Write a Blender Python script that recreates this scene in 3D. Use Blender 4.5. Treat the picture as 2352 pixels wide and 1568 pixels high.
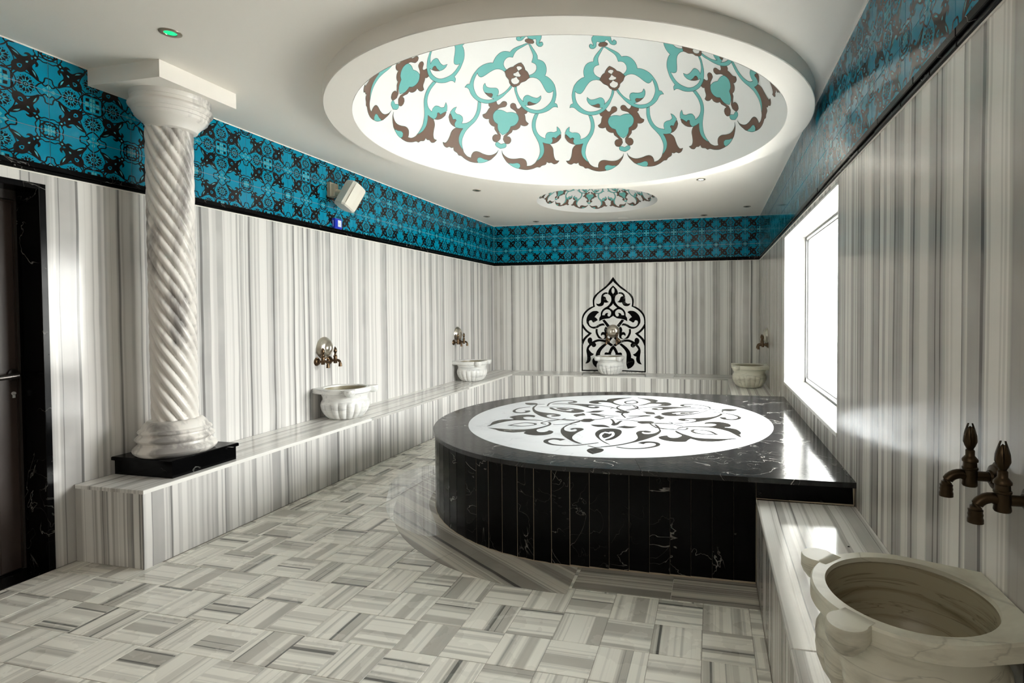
import bpy, bmesh, math, random, json
from mathutils import Vector, Matrix
from mathutils.geometry import tessellate_polygon
random.seed(7)
PI = math.pi
# start from an empty scene
for o in list(bpy.data.objects): bpy.data.objects.remove(o)
SC = bpy.context.scene
COL = SC.collection

# ------------------------------------------------------------------ camera
XL, XR, YB, ZC = -3.63, 0.717, 8.638, 2.907
YF = -2.2
ZB = 0.4514
F, CX, CY = 1236.48, 1349.0, 743.8
yaw, pitch, roll = 0.2271, 0.0236, -0.0042
cam = bpy.data.cameras.new('camera'); camo = bpy.data.objects.new('camera', cam); COL.objects.link(camo)
cam.sensor_width = 36.0; cam.sensor_fit = 'HORIZONTAL'; cam.lens = F / 2352 * 36
cam.shift_x = (1176 - CX) / 2352; cam.shift_y = -(784 - CY) / 2352
cam.clip_start = 0.02; cam.clip_end = 200
_r = Vector((math.cos(yaw), math.sin(yaw), 0)); _f = Vector((-math.sin(yaw), math.cos(yaw), 0)); _u = Vector((0, 0, 1))
f2 = _f * math.cos(pitch) - _u * math.sin(pitch); u2 = _u * math.cos(pitch) + _f * math.sin(pitch)
r3 = _r * math.cos(roll) + u2 * math.sin(roll); u3 = u2 * math.cos(roll) - _r * math.sin(roll)
M = Matrix((r3, u3, -f2)).transposed().to_4x4(); M.translation = Vector((0, 0, 1.45))
camo.matrix_world = M
SC.camera = camo

# ------------------------------------------------------------------ world, window light, exposure
W = bpy.data.worlds.new('world'); SC.world = W; W.use_nodes = True
nt = W.node_tree; nt.nodes.clear()
wo = nt.nodes.new('ShaderNodeOutputWorld'); bg = nt.nodes.new('ShaderNodeBackground')
tc = nt.nodes.new('ShaderNodeTexCoord'); sp = nt.nodes.new('ShaderNodeSeparateXYZ'); rp = nt.nodes.new('ShaderNodeValToRGB')
nt.links.new(tc.outputs['Generated'], sp.inputs[0]); nt.links.new(sp.outputs['Z'], rp.inputs[0])
rp.color_ramp.elements[0].position = 0.0; rp.color_ramp.elements[0].color = (.58, .555, .535, 1)
rp.color_ramp.elements[1].position = 0.55; rp.color_ramp.elements[1].color = (.84, .82, .815, 1)
nt.links.new(rp.outputs[0], bg.inputs[0]); bg.inputs[1].default_value = 26.5
nt.links.new(bg.outputs[0], wo.inputs[0])
pl = bpy.data.lights.new('window_portal', 'AREA'); pl.shape = 'RECTANGLE'; pl.size = 1.5; pl.size_y = 2.4
pl.cycles.is_portal = True
plo = bpy.data.objects.new('window_portal', pl); COL.objects.link(plo)
plo.location = (XR + 0.26, 4.58, 1.46); plo.rotation_euler = (0, PI / 2, 0)
fl = bpy.data.lights.new('rear_fill_light', 'AREA'); fl.shape = 'RECTANGLE'; fl.size = 2.2; fl.size_y = 1.2; fl.energy = 22; fl.color = (1.0, .93, .84)  # soft fill added behind the camera to brighten the near room
flo = bpy.data.objects.new('rear_fill_light', fl); COL.objects.link(flo); flo.location = (-1.3, -1.4, 2.86); flo.rotation_euler = (math.radians(28), 0, 0)
SC.view_settings.view_transform = 'Standard'; SC.view_settings.look = 'None'
SC.view_settings.gamma = 1.0; SC.view_settings.use_curve_mapping = False
SC.view_settings.exposure = 0.75
SC.cycles.max_bounces = 16; SC.cycles.diffuse_bounces = 10; SC.cycles.glossy_bounces = 6; SC.cycles.transparent_max_bounces = 12

# ------------------------------------------------------------------ node helpers
def newmat(name):
    m = bpy.data.materials.new(name); m.use_nodes = True
    n = m.node_tree; n.nodes.clear()
    out = n.nodes.new('ShaderNodeOutputMaterial'); b = n.nodes.new('ShaderNodeBsdfPrincipled')
    n.links.new(b.outputs[0], out.inputs[0])
    return m, n, b
def math_(n, op, a, b=None, c=None):
    k = n.nodes.new('ShaderNodeMath'); k.operation = op
    for i, v in enumerate((a, b, c)):
        if v is None: continue
        if isinstance(v, (int, float)): k.inputs[i].default_value = v
        else: n.links.new(v, k.inputs[i])
    return k.outputs[0]
def noise(n, dim='3D', vec=None, w=None, scale=1, detail=2, rough=.5, dist=0):
    k = n.nodes.new('ShaderNodeTexNoise'); k.noise_dimensions = dim
    k.inputs['Scale'].default_value = scale; k.inputs['Detail'].default_value = detail
    k.inputs['Roughness'].default_value = rough; k.inputs['Distortion'].default_value = dist
    if vec is not None: n.links.new(vec, k.inputs['Vector'])
    if w is not None: n.links.new(w, k.inputs['W'])
    return k.outputs[0]
def ramp(n, fac, stops):
    k = n.nodes.new('ShaderNodeValToRGB'); e = k.color_ramp.elements
    while len(e) < len(stops): e.new(.5)
    for el, (p, c) in zip(e, stops):
        el.position = p; el.color = (c, c, c, 1) if isinstance(c, (int, float)) else (*c, 1)
    n.links.new(fac, k.inputs[0]); return k.outputs[0]
def mix(n, fac, a, b):
    k = n.nodes.new('ShaderNodeMix'); k.data_type = 'RGBA'
    for s, v in ((0, fac), (6, a), (7, b)):
        if isinstance(v, (int, float)): k.inputs[s].default_value = v
        elif isinstance(v, tuple): k.inputs[s].default_value = (*v, 1)
        else: n.links.new(v, k.inputs[s])
    return k.outputs[2]
def coord(n, rnd=True, k=37.7):
    t = n.nodes.new('ShaderNodeTexCoord'); v = t.outputs['Object']
    if rnd:
        oi = n.nodes.new('ShaderNodeObjectInfo'); r = math_(n, 'MULTIPLY', oi.outputs['Random'], k)
        cb = n.nodes.new('ShaderNodeCombineXYZ')
        for i in range(3): n.links.new(r, cb.inputs[i])
        ad = n.nodes.new('ShaderNodeVectorMath'); ad.operation = 'ADD'
        n.links.new(v, ad.inputs[0]); n.links.new(cb.outputs[0], ad.inputs[1]); v = ad.outputs[0]
    return v
def simple(name, col, rough=.5, metal=0, bumpscale=0, var=0.06, vs=6, spec=.5):
    m, n, b = newmat(name)
    v = coord(n); f = noise(n, vec=v, scale=vs, detail=4)
    c = mix(n, f, tuple(x * (1 - var) for x in col), tuple(min(1, x * (1 + var)) for x in col))
    n.links.new(c, b.inputs['Base Color'])
    b.inputs['Roughness'].default_value = rough; b.inputs['Metallic'].default_value = metal
    b.inputs['Specular IOR Level'].default_value = spec
    if bumpscale:
        bp = n.nodes.new('ShaderNodeBump'); bp.inputs['Strength'].default_value = bumpscale; bp.inputs['Distance'].default_value = .002
        n.links.new(noise(n, vec=v, scale=vs * 8, detail=3), bp.inputs['Height']); n.links.new(bp.outputs[0], b.inputs['Normal'])
    return m
# striped white marble: bands and hairlines vary along one local axis
def striped(name, axis, white=(.83, .815, .78), grey=(.46, .445, .42), dark=(.20, .195, .19), bf=8, lf=34, rough=.13, bandpos=.5, linepos=.605, warp=.005, angle=None, rnd=True, cell=None):
    m, n, b = newmat(name)
    v = coord(n, rnd)
    s = n.nodes.new('ShaderNodeSeparateXYZ'); n.links.new(v, s.inputs[0])
    if angle is None: a = s.outputs['XYZ'.index(axis)]
    else: a = math_(n, 'ADD', math_(n, 'MULTIPLY', s.outputs[0], math.cos(angle)), math_(n, 'MULTIPLY', s.outputs[1], math.sin(angle)))
    if cell:       # many slabs in one mesh: each grid cell gets its own stretch of stripes
        i = math_(n, 'FLOOR', math_(n, 'DIVIDE', math_(n, 'SUBTRACT', s.outputs[0], cell[0]), cell[2])); j = math_(n, 'FLOOR', math_(n, 'DIVIDE', math_(n, 'SUBTRACT', s.outputs[1], cell[1]), cell[2]))
        a = math_(n, 'ADD', a, math_(n, 'ADD', math_(n, 'MULTIPLY', i, 7.31), math_(n, 'MULTIPLY', j, 3.17)))
    wv = noise(n, vec=v, scale=1.6, detail=2)
    a2 = math_(n, 'ADD', a, math_(n, 'MULTIPLY', wv, warp * 4))
    band = noise(n, '1D', w=a2, scale=bf, detail=3, rough=.55)
    band2 = noise(n, '1D', w=math_(n, 'ADD', a2, 71.3), scale=bf * 2.3, detail=2, rough=.6)
    line = noise(n, '1D', w=math_(n, 'ADD', a2, 13.1), scale=lf, detail=1.5, rough=.5)
    fade = noise(n, vec=v, scale=3.2, detail=3)
    c1 = ramp(n, band, [(bandpos - .015, 0), (bandpos + .05, 1)])
    c1 = math_(n, 'MULTIPLY', c1, math_(n, 'MULTIPLY_ADD', fade, .8, .45))
    col = mix(n, c1, white, grey)
    c2 = math_(n, 'MULTIPLY', ramp(n, band2, [(.53, 0), (.60, 1)]), .45)
    col = mix(n, c2, col, grey)
    c3 = math_(n, 'MULTIPLY', ramp(n, line, [(linepos, 0), (linepos + .035, 1)]), math_(n, 'MULTIPLY', math_(n, 'ADD', c1, .25), .9))
    col = mix(n, c3, col, dark)
    fine = noise(n, '1D', w=a, scale=240, detail=1)
    col = mix(n, math_(n, 'MULTIPLY', fine, .12), col, grey)
    n.links.new(col, b.inputs['Base Color'])
    rg = math_(n, 'MULTIPLY_ADD', noise(n, vec=v, scale=5, detail=4), .12, rough - .05)
    n.links.new(rg, b.inputs['Roughness']); b.inputs['Specular IOR Level'].default_value = .38
    return m
def blackmarble(name, rough=.1, vein=.55, scale=2.2, thick=.006, wet=False, base=(.008, .008, .010), spec=.5):
    m, n, b = newmat(name); b.inputs['Specular IOR Level'].default_value = spec; v = coord(n)
    a = noise(n, vec=v, scale=scale, detail=5, rough=.55, dist=1.2)
    d = math_(n, 'ABSOLUTE', math_(n, 'SUBTRACT', a, .5))
    l = ramp(n, d, [(0, 1), (thick, 0)])
    msk = ramp(n, noise(n, vec=v, scale=scale * 1.7, detail=2), [(.50, 0), (.60, 1)])
    a2 = noise(n, vec=v, scale=scale * 4, detail=3, dist=.6)
    l2 = ramp(n, math_(n, 'ABSOLUTE', math_(n, 'SUBTRACT', a2, .5)), [(0, .5), (thick, 0)])
    msk2 = ramp(n, noise(n, vec=v, scale=scale * 1.1, detail=2), [(.55, 0), (.64, 1)])
    f = math_(n, 'MAXIMUM', math_(n, 'MULTIPLY', l, msk), math_(n, 'MULTIPLY', l2, msk2))
    col = mix(n, f, base, (vein, vein * .97, vein * .9))
    n.links.new(col, b.inputs['Base Color'])
    n.links.new(math_(n, 'MULTIPLY_ADD', noise(n, vec=v, scale=7, detail=5), .18, rough - .06), b.inputs['Roughness'])
    if wet:
        bp = n.nodes.new('ShaderNodeBump'); bp.inputs['Strength'].default_value = .25; bp.inputs['Distance'].default_value = .002
        n.links.new(noise(n, vec=v, scale=22, detail=3, dist=1), bp.inputs['Height']); n.links.new(bp.outputs[0], b.inputs['Normal'])
    return m
def carved(name, white, grey, rough=.3, zs=5, amt=.5, lines=True, th=(.48, .66)):
    m, n, b = newmat(name); v = coord(n)
    mp = n.nodes.new('ShaderNodeMapping'); mp.inputs['Scale'].default_value = (.9, .9, zs); n.links.new(v, mp.inputs[0])
    a = noise(n, vec=mp.outputs[0], scale=3.2, detail=5, rough=.6, dist=.6)
    f = math_(n, 'MULTIPLY', ramp(n, a, [(th[0], 0), (th[1], 1)]), amt)
    b2 = ramp(n, math_(n, 'ABSOLUTE', math_(n, 'SUBTRACT', noise(n, vec=mp.outputs[0], scale=2.3, detail=4, dist=.8), .5)), [(0, .7), (.012, 0)])
    col = mix(n, f, white, grey); col = mix(n, math_(n, 'MULTIPLY', b2, amt if lines else 0.0), col, tuple(x * .6 for x in grey))
    n.links.new(col, b.inputs['Base Color']); b.inputs['Roughness'].default_value = rough
    return m
def emit(name, col, s):
    m, n, b = newmat(name)
    b.inputs['Base Color'].default_value = (*col, 1); b.inputs['Emission Color'].default_value = (*col, 1); b.inputs['Emission Strength'].default_value = s
    return m

M_wall_lr = striped('wall_marble_sides', 'Y', bandpos=.495, white=(.755, .735, .71), grey=(.43, .42, .41))
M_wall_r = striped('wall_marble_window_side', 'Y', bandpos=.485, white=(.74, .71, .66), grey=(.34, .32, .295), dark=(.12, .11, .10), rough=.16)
M_wall_b = striped('wall_marble_back', 'X', bandpos=.50, bf=9)
M_bench_top_y = striped('bench_marble_long', 'X', bf=12, lf=50, rough=.1, bandpos=.53)
M_bench_top_x = striped('bench_marble_cross', 'Y', bf=16, lf=60, rough=.1, bandpos=.50)
M_floor = striped('floor_marble', 'X', white=(.89, .865, .79), grey=(.46, .44, .395), dark=(.13, .13, .12), bf=7.5, lf=32, rough=.26, bandpos=.525, linepos=.605, warp=.004)
M_border = striped('border_marble', 'X', white=(.60, .56, .49), grey=(.27, .25, .22), dark=(.09, .085, .08), bf=9, lf=40, rough=.22, bandpos=.47, angle=math.radians(57), rnd=False)
M_border_x = striped('border_marble_straight', 'Y', white=(.60, .56, .49), grey=(.27, .25, .22), dark=(.09, .085, .08), bf=16, lf=60, rough=.22, bandpos=.47)
M_black = blackmarble('black_marble', rough=.14, spec=.10, base=(.002, .002, .0022), scale=1.6, thick=.003, vein=.28)
M_blacktop = blackmarble('black_marble_wet', rough=.10, scale=2.6, thick=.005, wet=True, base=(.012, .012, .013))
M_disc = carved('white_disc_marble', (.57, .58, .595), (.46, .47, .49), rough=.3, zs=1, amt=.5)
M_disc.node_tree.nodes['Principled BSDF'].inputs['Specular IOR Level'].default_value = .25
M_inlay = blackmarble('inlay_marble', rough=.16, vein=.2, base=(.016, .015, .013), spec=.2)
M_nichew = carved('panel_white_marble', (.78, .77, .74), (.66, .65, .62), rough=.25, zs=1, amt=.3)
M_column = carved('column_marble', (.78, .745, .70), (.24, .225, .215), rough=.30, zs=.30, amt=.9, lines=False, th=(.50, .60))
M_basin = carved('basin_marble', (.78, .775, .75), (.42, .42, .42), rough=.3, zs=7, amt=.6)
M_basin_warm = carved('basin_marble_aged', (.66, .64, .53), (.32, .30, .23), rough=.3, zs=5, amt=.6)
M_basin_in = carved('basin_inside_stained', (.36, .32, .22), (.16, .13, .07), rough=.35, zs=12, amt=.9)
M_plaster = simple('white_plaster', (.84, .80, .74), .6, var=.015, vs=2)
M_domep = simple('white_dome_paint', (.74, .73, .715), .5, var=.01, vs=2)
M_teal = simple('teal_paint', (.13, .41, .39), .55, var=.03)
M_brown = simple('brown_paint', (.135, .075, .05), .55, var=.04)
M_outline = simple('dark_outline_paint', (.04, .09, .08), .6)
M_tblue = simple('turquoise_glaze', (.0, .215, .335), .09, var=.12, vs=3, spec=.3)
M_tblack = simple('black_glaze', (.008, .005, .005), .10, spec=.3)
M_tpale = simple('pale_turquoise_glaze', (.06, .36, .42), .10, spec=.5)
M_grout = simple('pinkish_grout', (.36, .30, .27), .8)
M_groutw = simple('white_grout', (.62, .60, .56), .8)
M_groutb = simple('beige_mortar', (.40, .33, .24), .85, bumpscale=.5)
M_groutf = simple('floor_grout', (.34, .31, .26), .8)
M_bronze = simple('aged_bronze', (.13, .085, .05), .32, 1.0, var=.35, vs=30)
M_bronze_d = simple('dark_bronze', (.055, .038, .022), .38, 1.0, var=.4, vs=30)
M_pewter = simple('hammered_pewter', (.60, .55, .47), .30, 1.0, var=.08, vs=25, bumpscale=.15)
M_door = simple('dark_brown_door', (.050, .034, .028), .38, var=.1)
M_doorf = simple('dark_door_frame', (.045, .038, .034), .4, var=.1)
M_handle = simple('gunmetal', (.10, .09, .085), .3, .9)
M_chrome = simple('chrome', (.7, .7, .7), .2, 1.0)
M_speaker = simple('cream_plastic', (.72, .69, .61), .4)
M_bracket = simple('yellowed_bracket', (.50, .45, .34), .5)
M_bluepl = simple('royal_blue_plastic', (.005, .03, .50), .3)
M_paper = simple('white_paper', (.75, .78, .80), .6)
M_frame = simple('white_window_frame', (.66, .66, .66), .3)
M_gasket = simple('grey_gasket', (.03, .03, .03), .5)
M_ltring = simple('nickel_ring', (.30, .26, .20), .3, .9)
M_ltgreen = emit('green_lamp', (.0, .60, .20), .85)
M_ltoff = simple('dim_green_lamp', (.01, .05, .025), .15)
M_ltwhite = emit('white_lamp', (.9, 1, .95), 6)
M_pave = simple('outside_paving', (.62, .61, .58), .8)
def schlick(n, k=1.0):
    lw = n.nodes.new('ShaderNodeLayerWeight'); lw.inputs[0].default_value = .5
    p = math_(n, 'POWER', lw.outputs['Facing'], 5.0)
    return math_(n, 'MINIMUM', math_(n, 'MULTIPLY', math_(n, 'MULTIPLY_ADD', p, .95, .045), k), 1.0)
def sheet(name, tint, rough, k):
    m = bpy.data.materials.new(name); m.use_nodes = True; n = m.node_tree; n.nodes.clear()
    out = n.nodes.new('ShaderNodeOutputMaterial'); t = n.nodes.new('ShaderNodeBsdfTransparent'); g = n.nodes.new('ShaderNodeBsdfGlossy')
    mx = n.nodes.new('ShaderNodeMixShader'); t.inputs[0].default_value = (*tint, 1); g.inputs['Roughness'].default_value = rough
    n.links.new(schlick(n, k), mx.inputs[0]); n.links.new(t.outputs[0], mx.inputs[1]); n.links.new(g.outputs[0], mx.inputs[2]); n.links.new(mx.outputs[0], out.inputs[0])
    return m
M_glass = sheet('window_glass', (.96, .985, .98), .02, 1.0)
M_water = sheet('thin_water', (.97, .98, .98), .015, 2.0)

# ------------------------------------------------------------------ mesh helpers
class MB:
    def __init__(s): s.v = []; s.f = []; s.m = []
    def add(s, vs, fs, mi=0):
        o = len(s.v); s.v += [tuple(p) for p in vs]
        for f in fs: s.f.append([i + o for i in f]); s.m.append(mi)
    def box(s, x0, y0, z0, x1, y1, z1, mi=0):
        v = [(x, y, z) for z in (z0, z1) for y in (y0, y1) for x in (x0, x1)]
        s.add(v, [(0, 2, 3, 1), (4, 5, 7, 6), (0, 1, 5, 4), (2, 6, 7, 3), (0, 4, 6, 2), (1, 3, 7, 5)], mi)
    def cham(s, x0, y0, z0, x1, y1, z1, c, axis='z', sgn=1, mi=0):   # box with one face's rim chamfered
        L = [[x0, x1], [y0, y1], [z0, z1]]; a = 'xyz'.index(axis); b, d = [i for i in range(3) if i != a]
        lo, hi = L[a] if sgn > 0 else L[a][::-1]
        def ring(t, ins):
            r = []
            for (i, j) in ((0, 0), (1, 0), (1, 1), (0, 1)):
                p = [0, 0, 0]; p[a] = t; p[b] = L[b][i] + (ins if i == 0 else -ins); p[d] = L[d][j] + (ins if j == 0 else -ins); r.append(p)
            return r
        v = ring(lo, 0) + ring(hi - sgn * c, 0) + ring(hi, c)
        fs = [(0, 3, 2, 1), (8, 9, 10, 11)]
        for k in (0, 4):
            for i in range(4): j = (i + 1) % 4; fs.append((k + i, k + j, k + 4 + j, k + 4 + i))
        s.add(v, fs, mi)
    def lathe(s, prof, n=32, c=(0, 0, 0), axis='z', mi=0, a0=0, a1=2 * PI, mod=None):
        full = abs(a1 - a0 - 2 * PI) < 1e-6; cnt = n if full else n + 1; vs = []
        for (r, z) in prof:
            for i in range(cnt):
                a = a0 + (a1 - a0) * i / n; rr = r * (mod(a, z) if mod else 1)
                p = (rr * math.cos(a), rr * math.sin(a), z)
                if axis == 'x': p = (p[2], p[0], p[1])
                if axis == 'y': p = (p[0], p[2], p[1])
                vs.append((c[0] + p[0], c[1] + p[1], c[2] + p[2]))
        fs = []
        for k in range(len(prof) - 1):
            for i in range(n):
                j = (i + 1) % cnt if full else i + 1
                fs.append((k * cnt + i, k * cnt + j, (k + 1) * cnt + j, (k + 1) * cnt + i))
        s.add(vs, fs, mi)
    def tube(s, pts, rad, n=10, mi=0, cap=True):
        pts = [Vector(p) for p in pts]; R = rad if isinstance(rad, (list, tuple)) else [rad] * len(pts)
        ref = Vector((0, 0, 1)); vs = []
        for i, p in enumerate(pts):
            t = (pts[min(i + 1, len(pts) - 1)] - pts[max(i - 1, 0)]).normalized()
            if abs(t.dot(ref)) > .95: ref = Vector((1, 0, 0)) if abs(t.x) < .9 else Vector((0, 1, 0))
            u = t.cross(ref).normalized(); w = t.cross(u).normalized(); ref = -w if False else ref
            for k in range(n):
                a = 2 * PI * k / n; vs.append(p + (u * math.cos(a) + w * math.sin(a)) * R[i])
        fs = []
        for i in range(len(pts) - 1):
            for k in range(n): j = (k + 1) % n; fs.append((i * n + k, i * n + j, (i + 1) * n + j, (i + 1) * n + k))
        if cap: fs.append(tuple(range(n))[::-1]); fs.append(tuple((len(pts) - 1) * n + k for k in range(n)))
        s.add(vs, fs, mi)
    def prism(s, poly, z0, z1, mi=0, top=True, bot=True, holes=()):      # 2-D outline extruded in z
        loops = [poly] + list(holes); o = len(s.v); flat = [p for l in loops for p in l]; n = len(flat)
        tri = tessellate_polygon([[Vector((p[0], p[1], 0)) for p in l] for l in loops])
        s.v += [(p[0], p[1], z0) for p in flat] + [(p[0], p[1], z1) for p in flat]
        for t in tri:
            if top: s.f.append([o + n + i for i in t]); s.m.append(mi)
            if bot: s.f.append([o + i for i in t][::-1]); s.m.append(mi)
        k = 0
        for l in loops:
            for i in range(len(l)):
                j = (i + 1) % len(l); s.f.append([o + k + i, o + k + j, o + n + k + j, o + n + k + i]); s.m.append(mi)
            k += len(l)
    def xf(s, fn, start=0):
        for i in range(start, len(s.v)): s.v[i] = tuple(fn(Vector(s.v[i])))
    def mesh(s, name, mats, smooth=None, recalc=True):
        me = bpy.data.meshes.new(name); me.from_pydata([tuple(p) for p in s.v], [], s.f)
        for m in (mats if isinstance(mats, (list, tuple)) else [mats]): me.materials.append(m)
        me.polygons.foreach_set('material_index', s.m)
        if recalc:
            b = bmesh.new(); b.from_mesh(me)
            if smooth: bmesh.ops.remove_doubles(b, verts=b.verts, dist=1e-6)
            bmesh.ops.recalc_face_normals(b, faces=b.faces); b.to_mesh(me); b.free()
        if smooth:
            me.polygons.foreach_set('use_smooth', [True] * len(me.polygons)); me.set_sharp_from_angle(angle=math.radians(smooth))
        me.update(); return me
def link(name, me, parent=None, loc=(0, 0, 0), rot=(0, 0, 0), kind=None):
    o = bpy.data.objects.new(name, me); COL.objects.link(o); o.location = loc; o.rotation_euler = rot
    if parent: o.parent = parent
    if kind: o['kind'] = kind
    return o
def thing(name, label, cat, loc=(0, 0, 0), rz=0, group=None):
    o = link(name, None, None, loc, (0, 0, rz)); o.empty_display_size = .1; o['label'] = label; o['category'] = cat
    if group: o['group'] = group
    return o
def copy_thing(src, loc, rz, label):
    c = src.copy(); COL.objects.link(c); c.location = loc; c.rotation_euler = (0, 0, rz); c['label'] = label
    for ch in list(src.children):
        d = ch.copy(); COL.objects.link(d); d.parent = c
        for g in list(ch.children):
            e = g.copy(); COL.objects.link(e); e.parent = d
    return c
def smooth_poly(P, n=4, cusp=50, closed=True):
    P = [Vector((p[0], p[1])) for p in P]; N = len(P); out = []
    def corner(i):
        if not closed and i in (0, N - 1): return True
        a = P[i] - P[i - 1]; b = P[(i + 1) % N] - P[i]
        if a.length < 1e-9 or b.length < 1e-9: return True
        return a.angle(b) > math.radians(cusp)
    cn = [corner(i) for i in range(N)]
    for i in range(N if closed else N - 1):
        p1, p2 = P[i], P[(i + 1) % N]; d = (p2 - p1)
        t1 = d if cn[i] else (p2 - P[i - 1]) * .5; t2 = d if cn[(i + 1) % N] else (P[(i + 2) % N] - p1) * .5
        L = d.length
        for t in (t1, t2):
            if t.length > 1.5 * L: t.length = 1.5 * L
        for k in range(n):
            s = k / n; h00 = 2 * s**3 - 3 * s**2 + 1; h10 = s**3 - 2 * s**2 + s; h01 = -2 * s**3 + 3 * s**2; h11 = s**3 - s**2
            out.append(p1 * h00 + t1 * h10 + p2 * h01 + t2 * h11)
    if not closed: out.append(P[-1])
    return out
def stroke_poly(P, w0, w1, n=5):
    L = smooth_poly(P, n, 80, closed=False); a = []; b = []
    for i, p in enumerate(L):
        t = (L[min(i + 1, len(L) - 1)] - L[max(i - 1, 0)]).normalized(); q = Vector((-t.y, t.x))
        s = i / (len(L) - 1); w = (w0 + (w1 - w0) * s ** .6) / 2
        a.append(p + q * w); b.append(p - q * w)
    return a + b[::-1]

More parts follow.
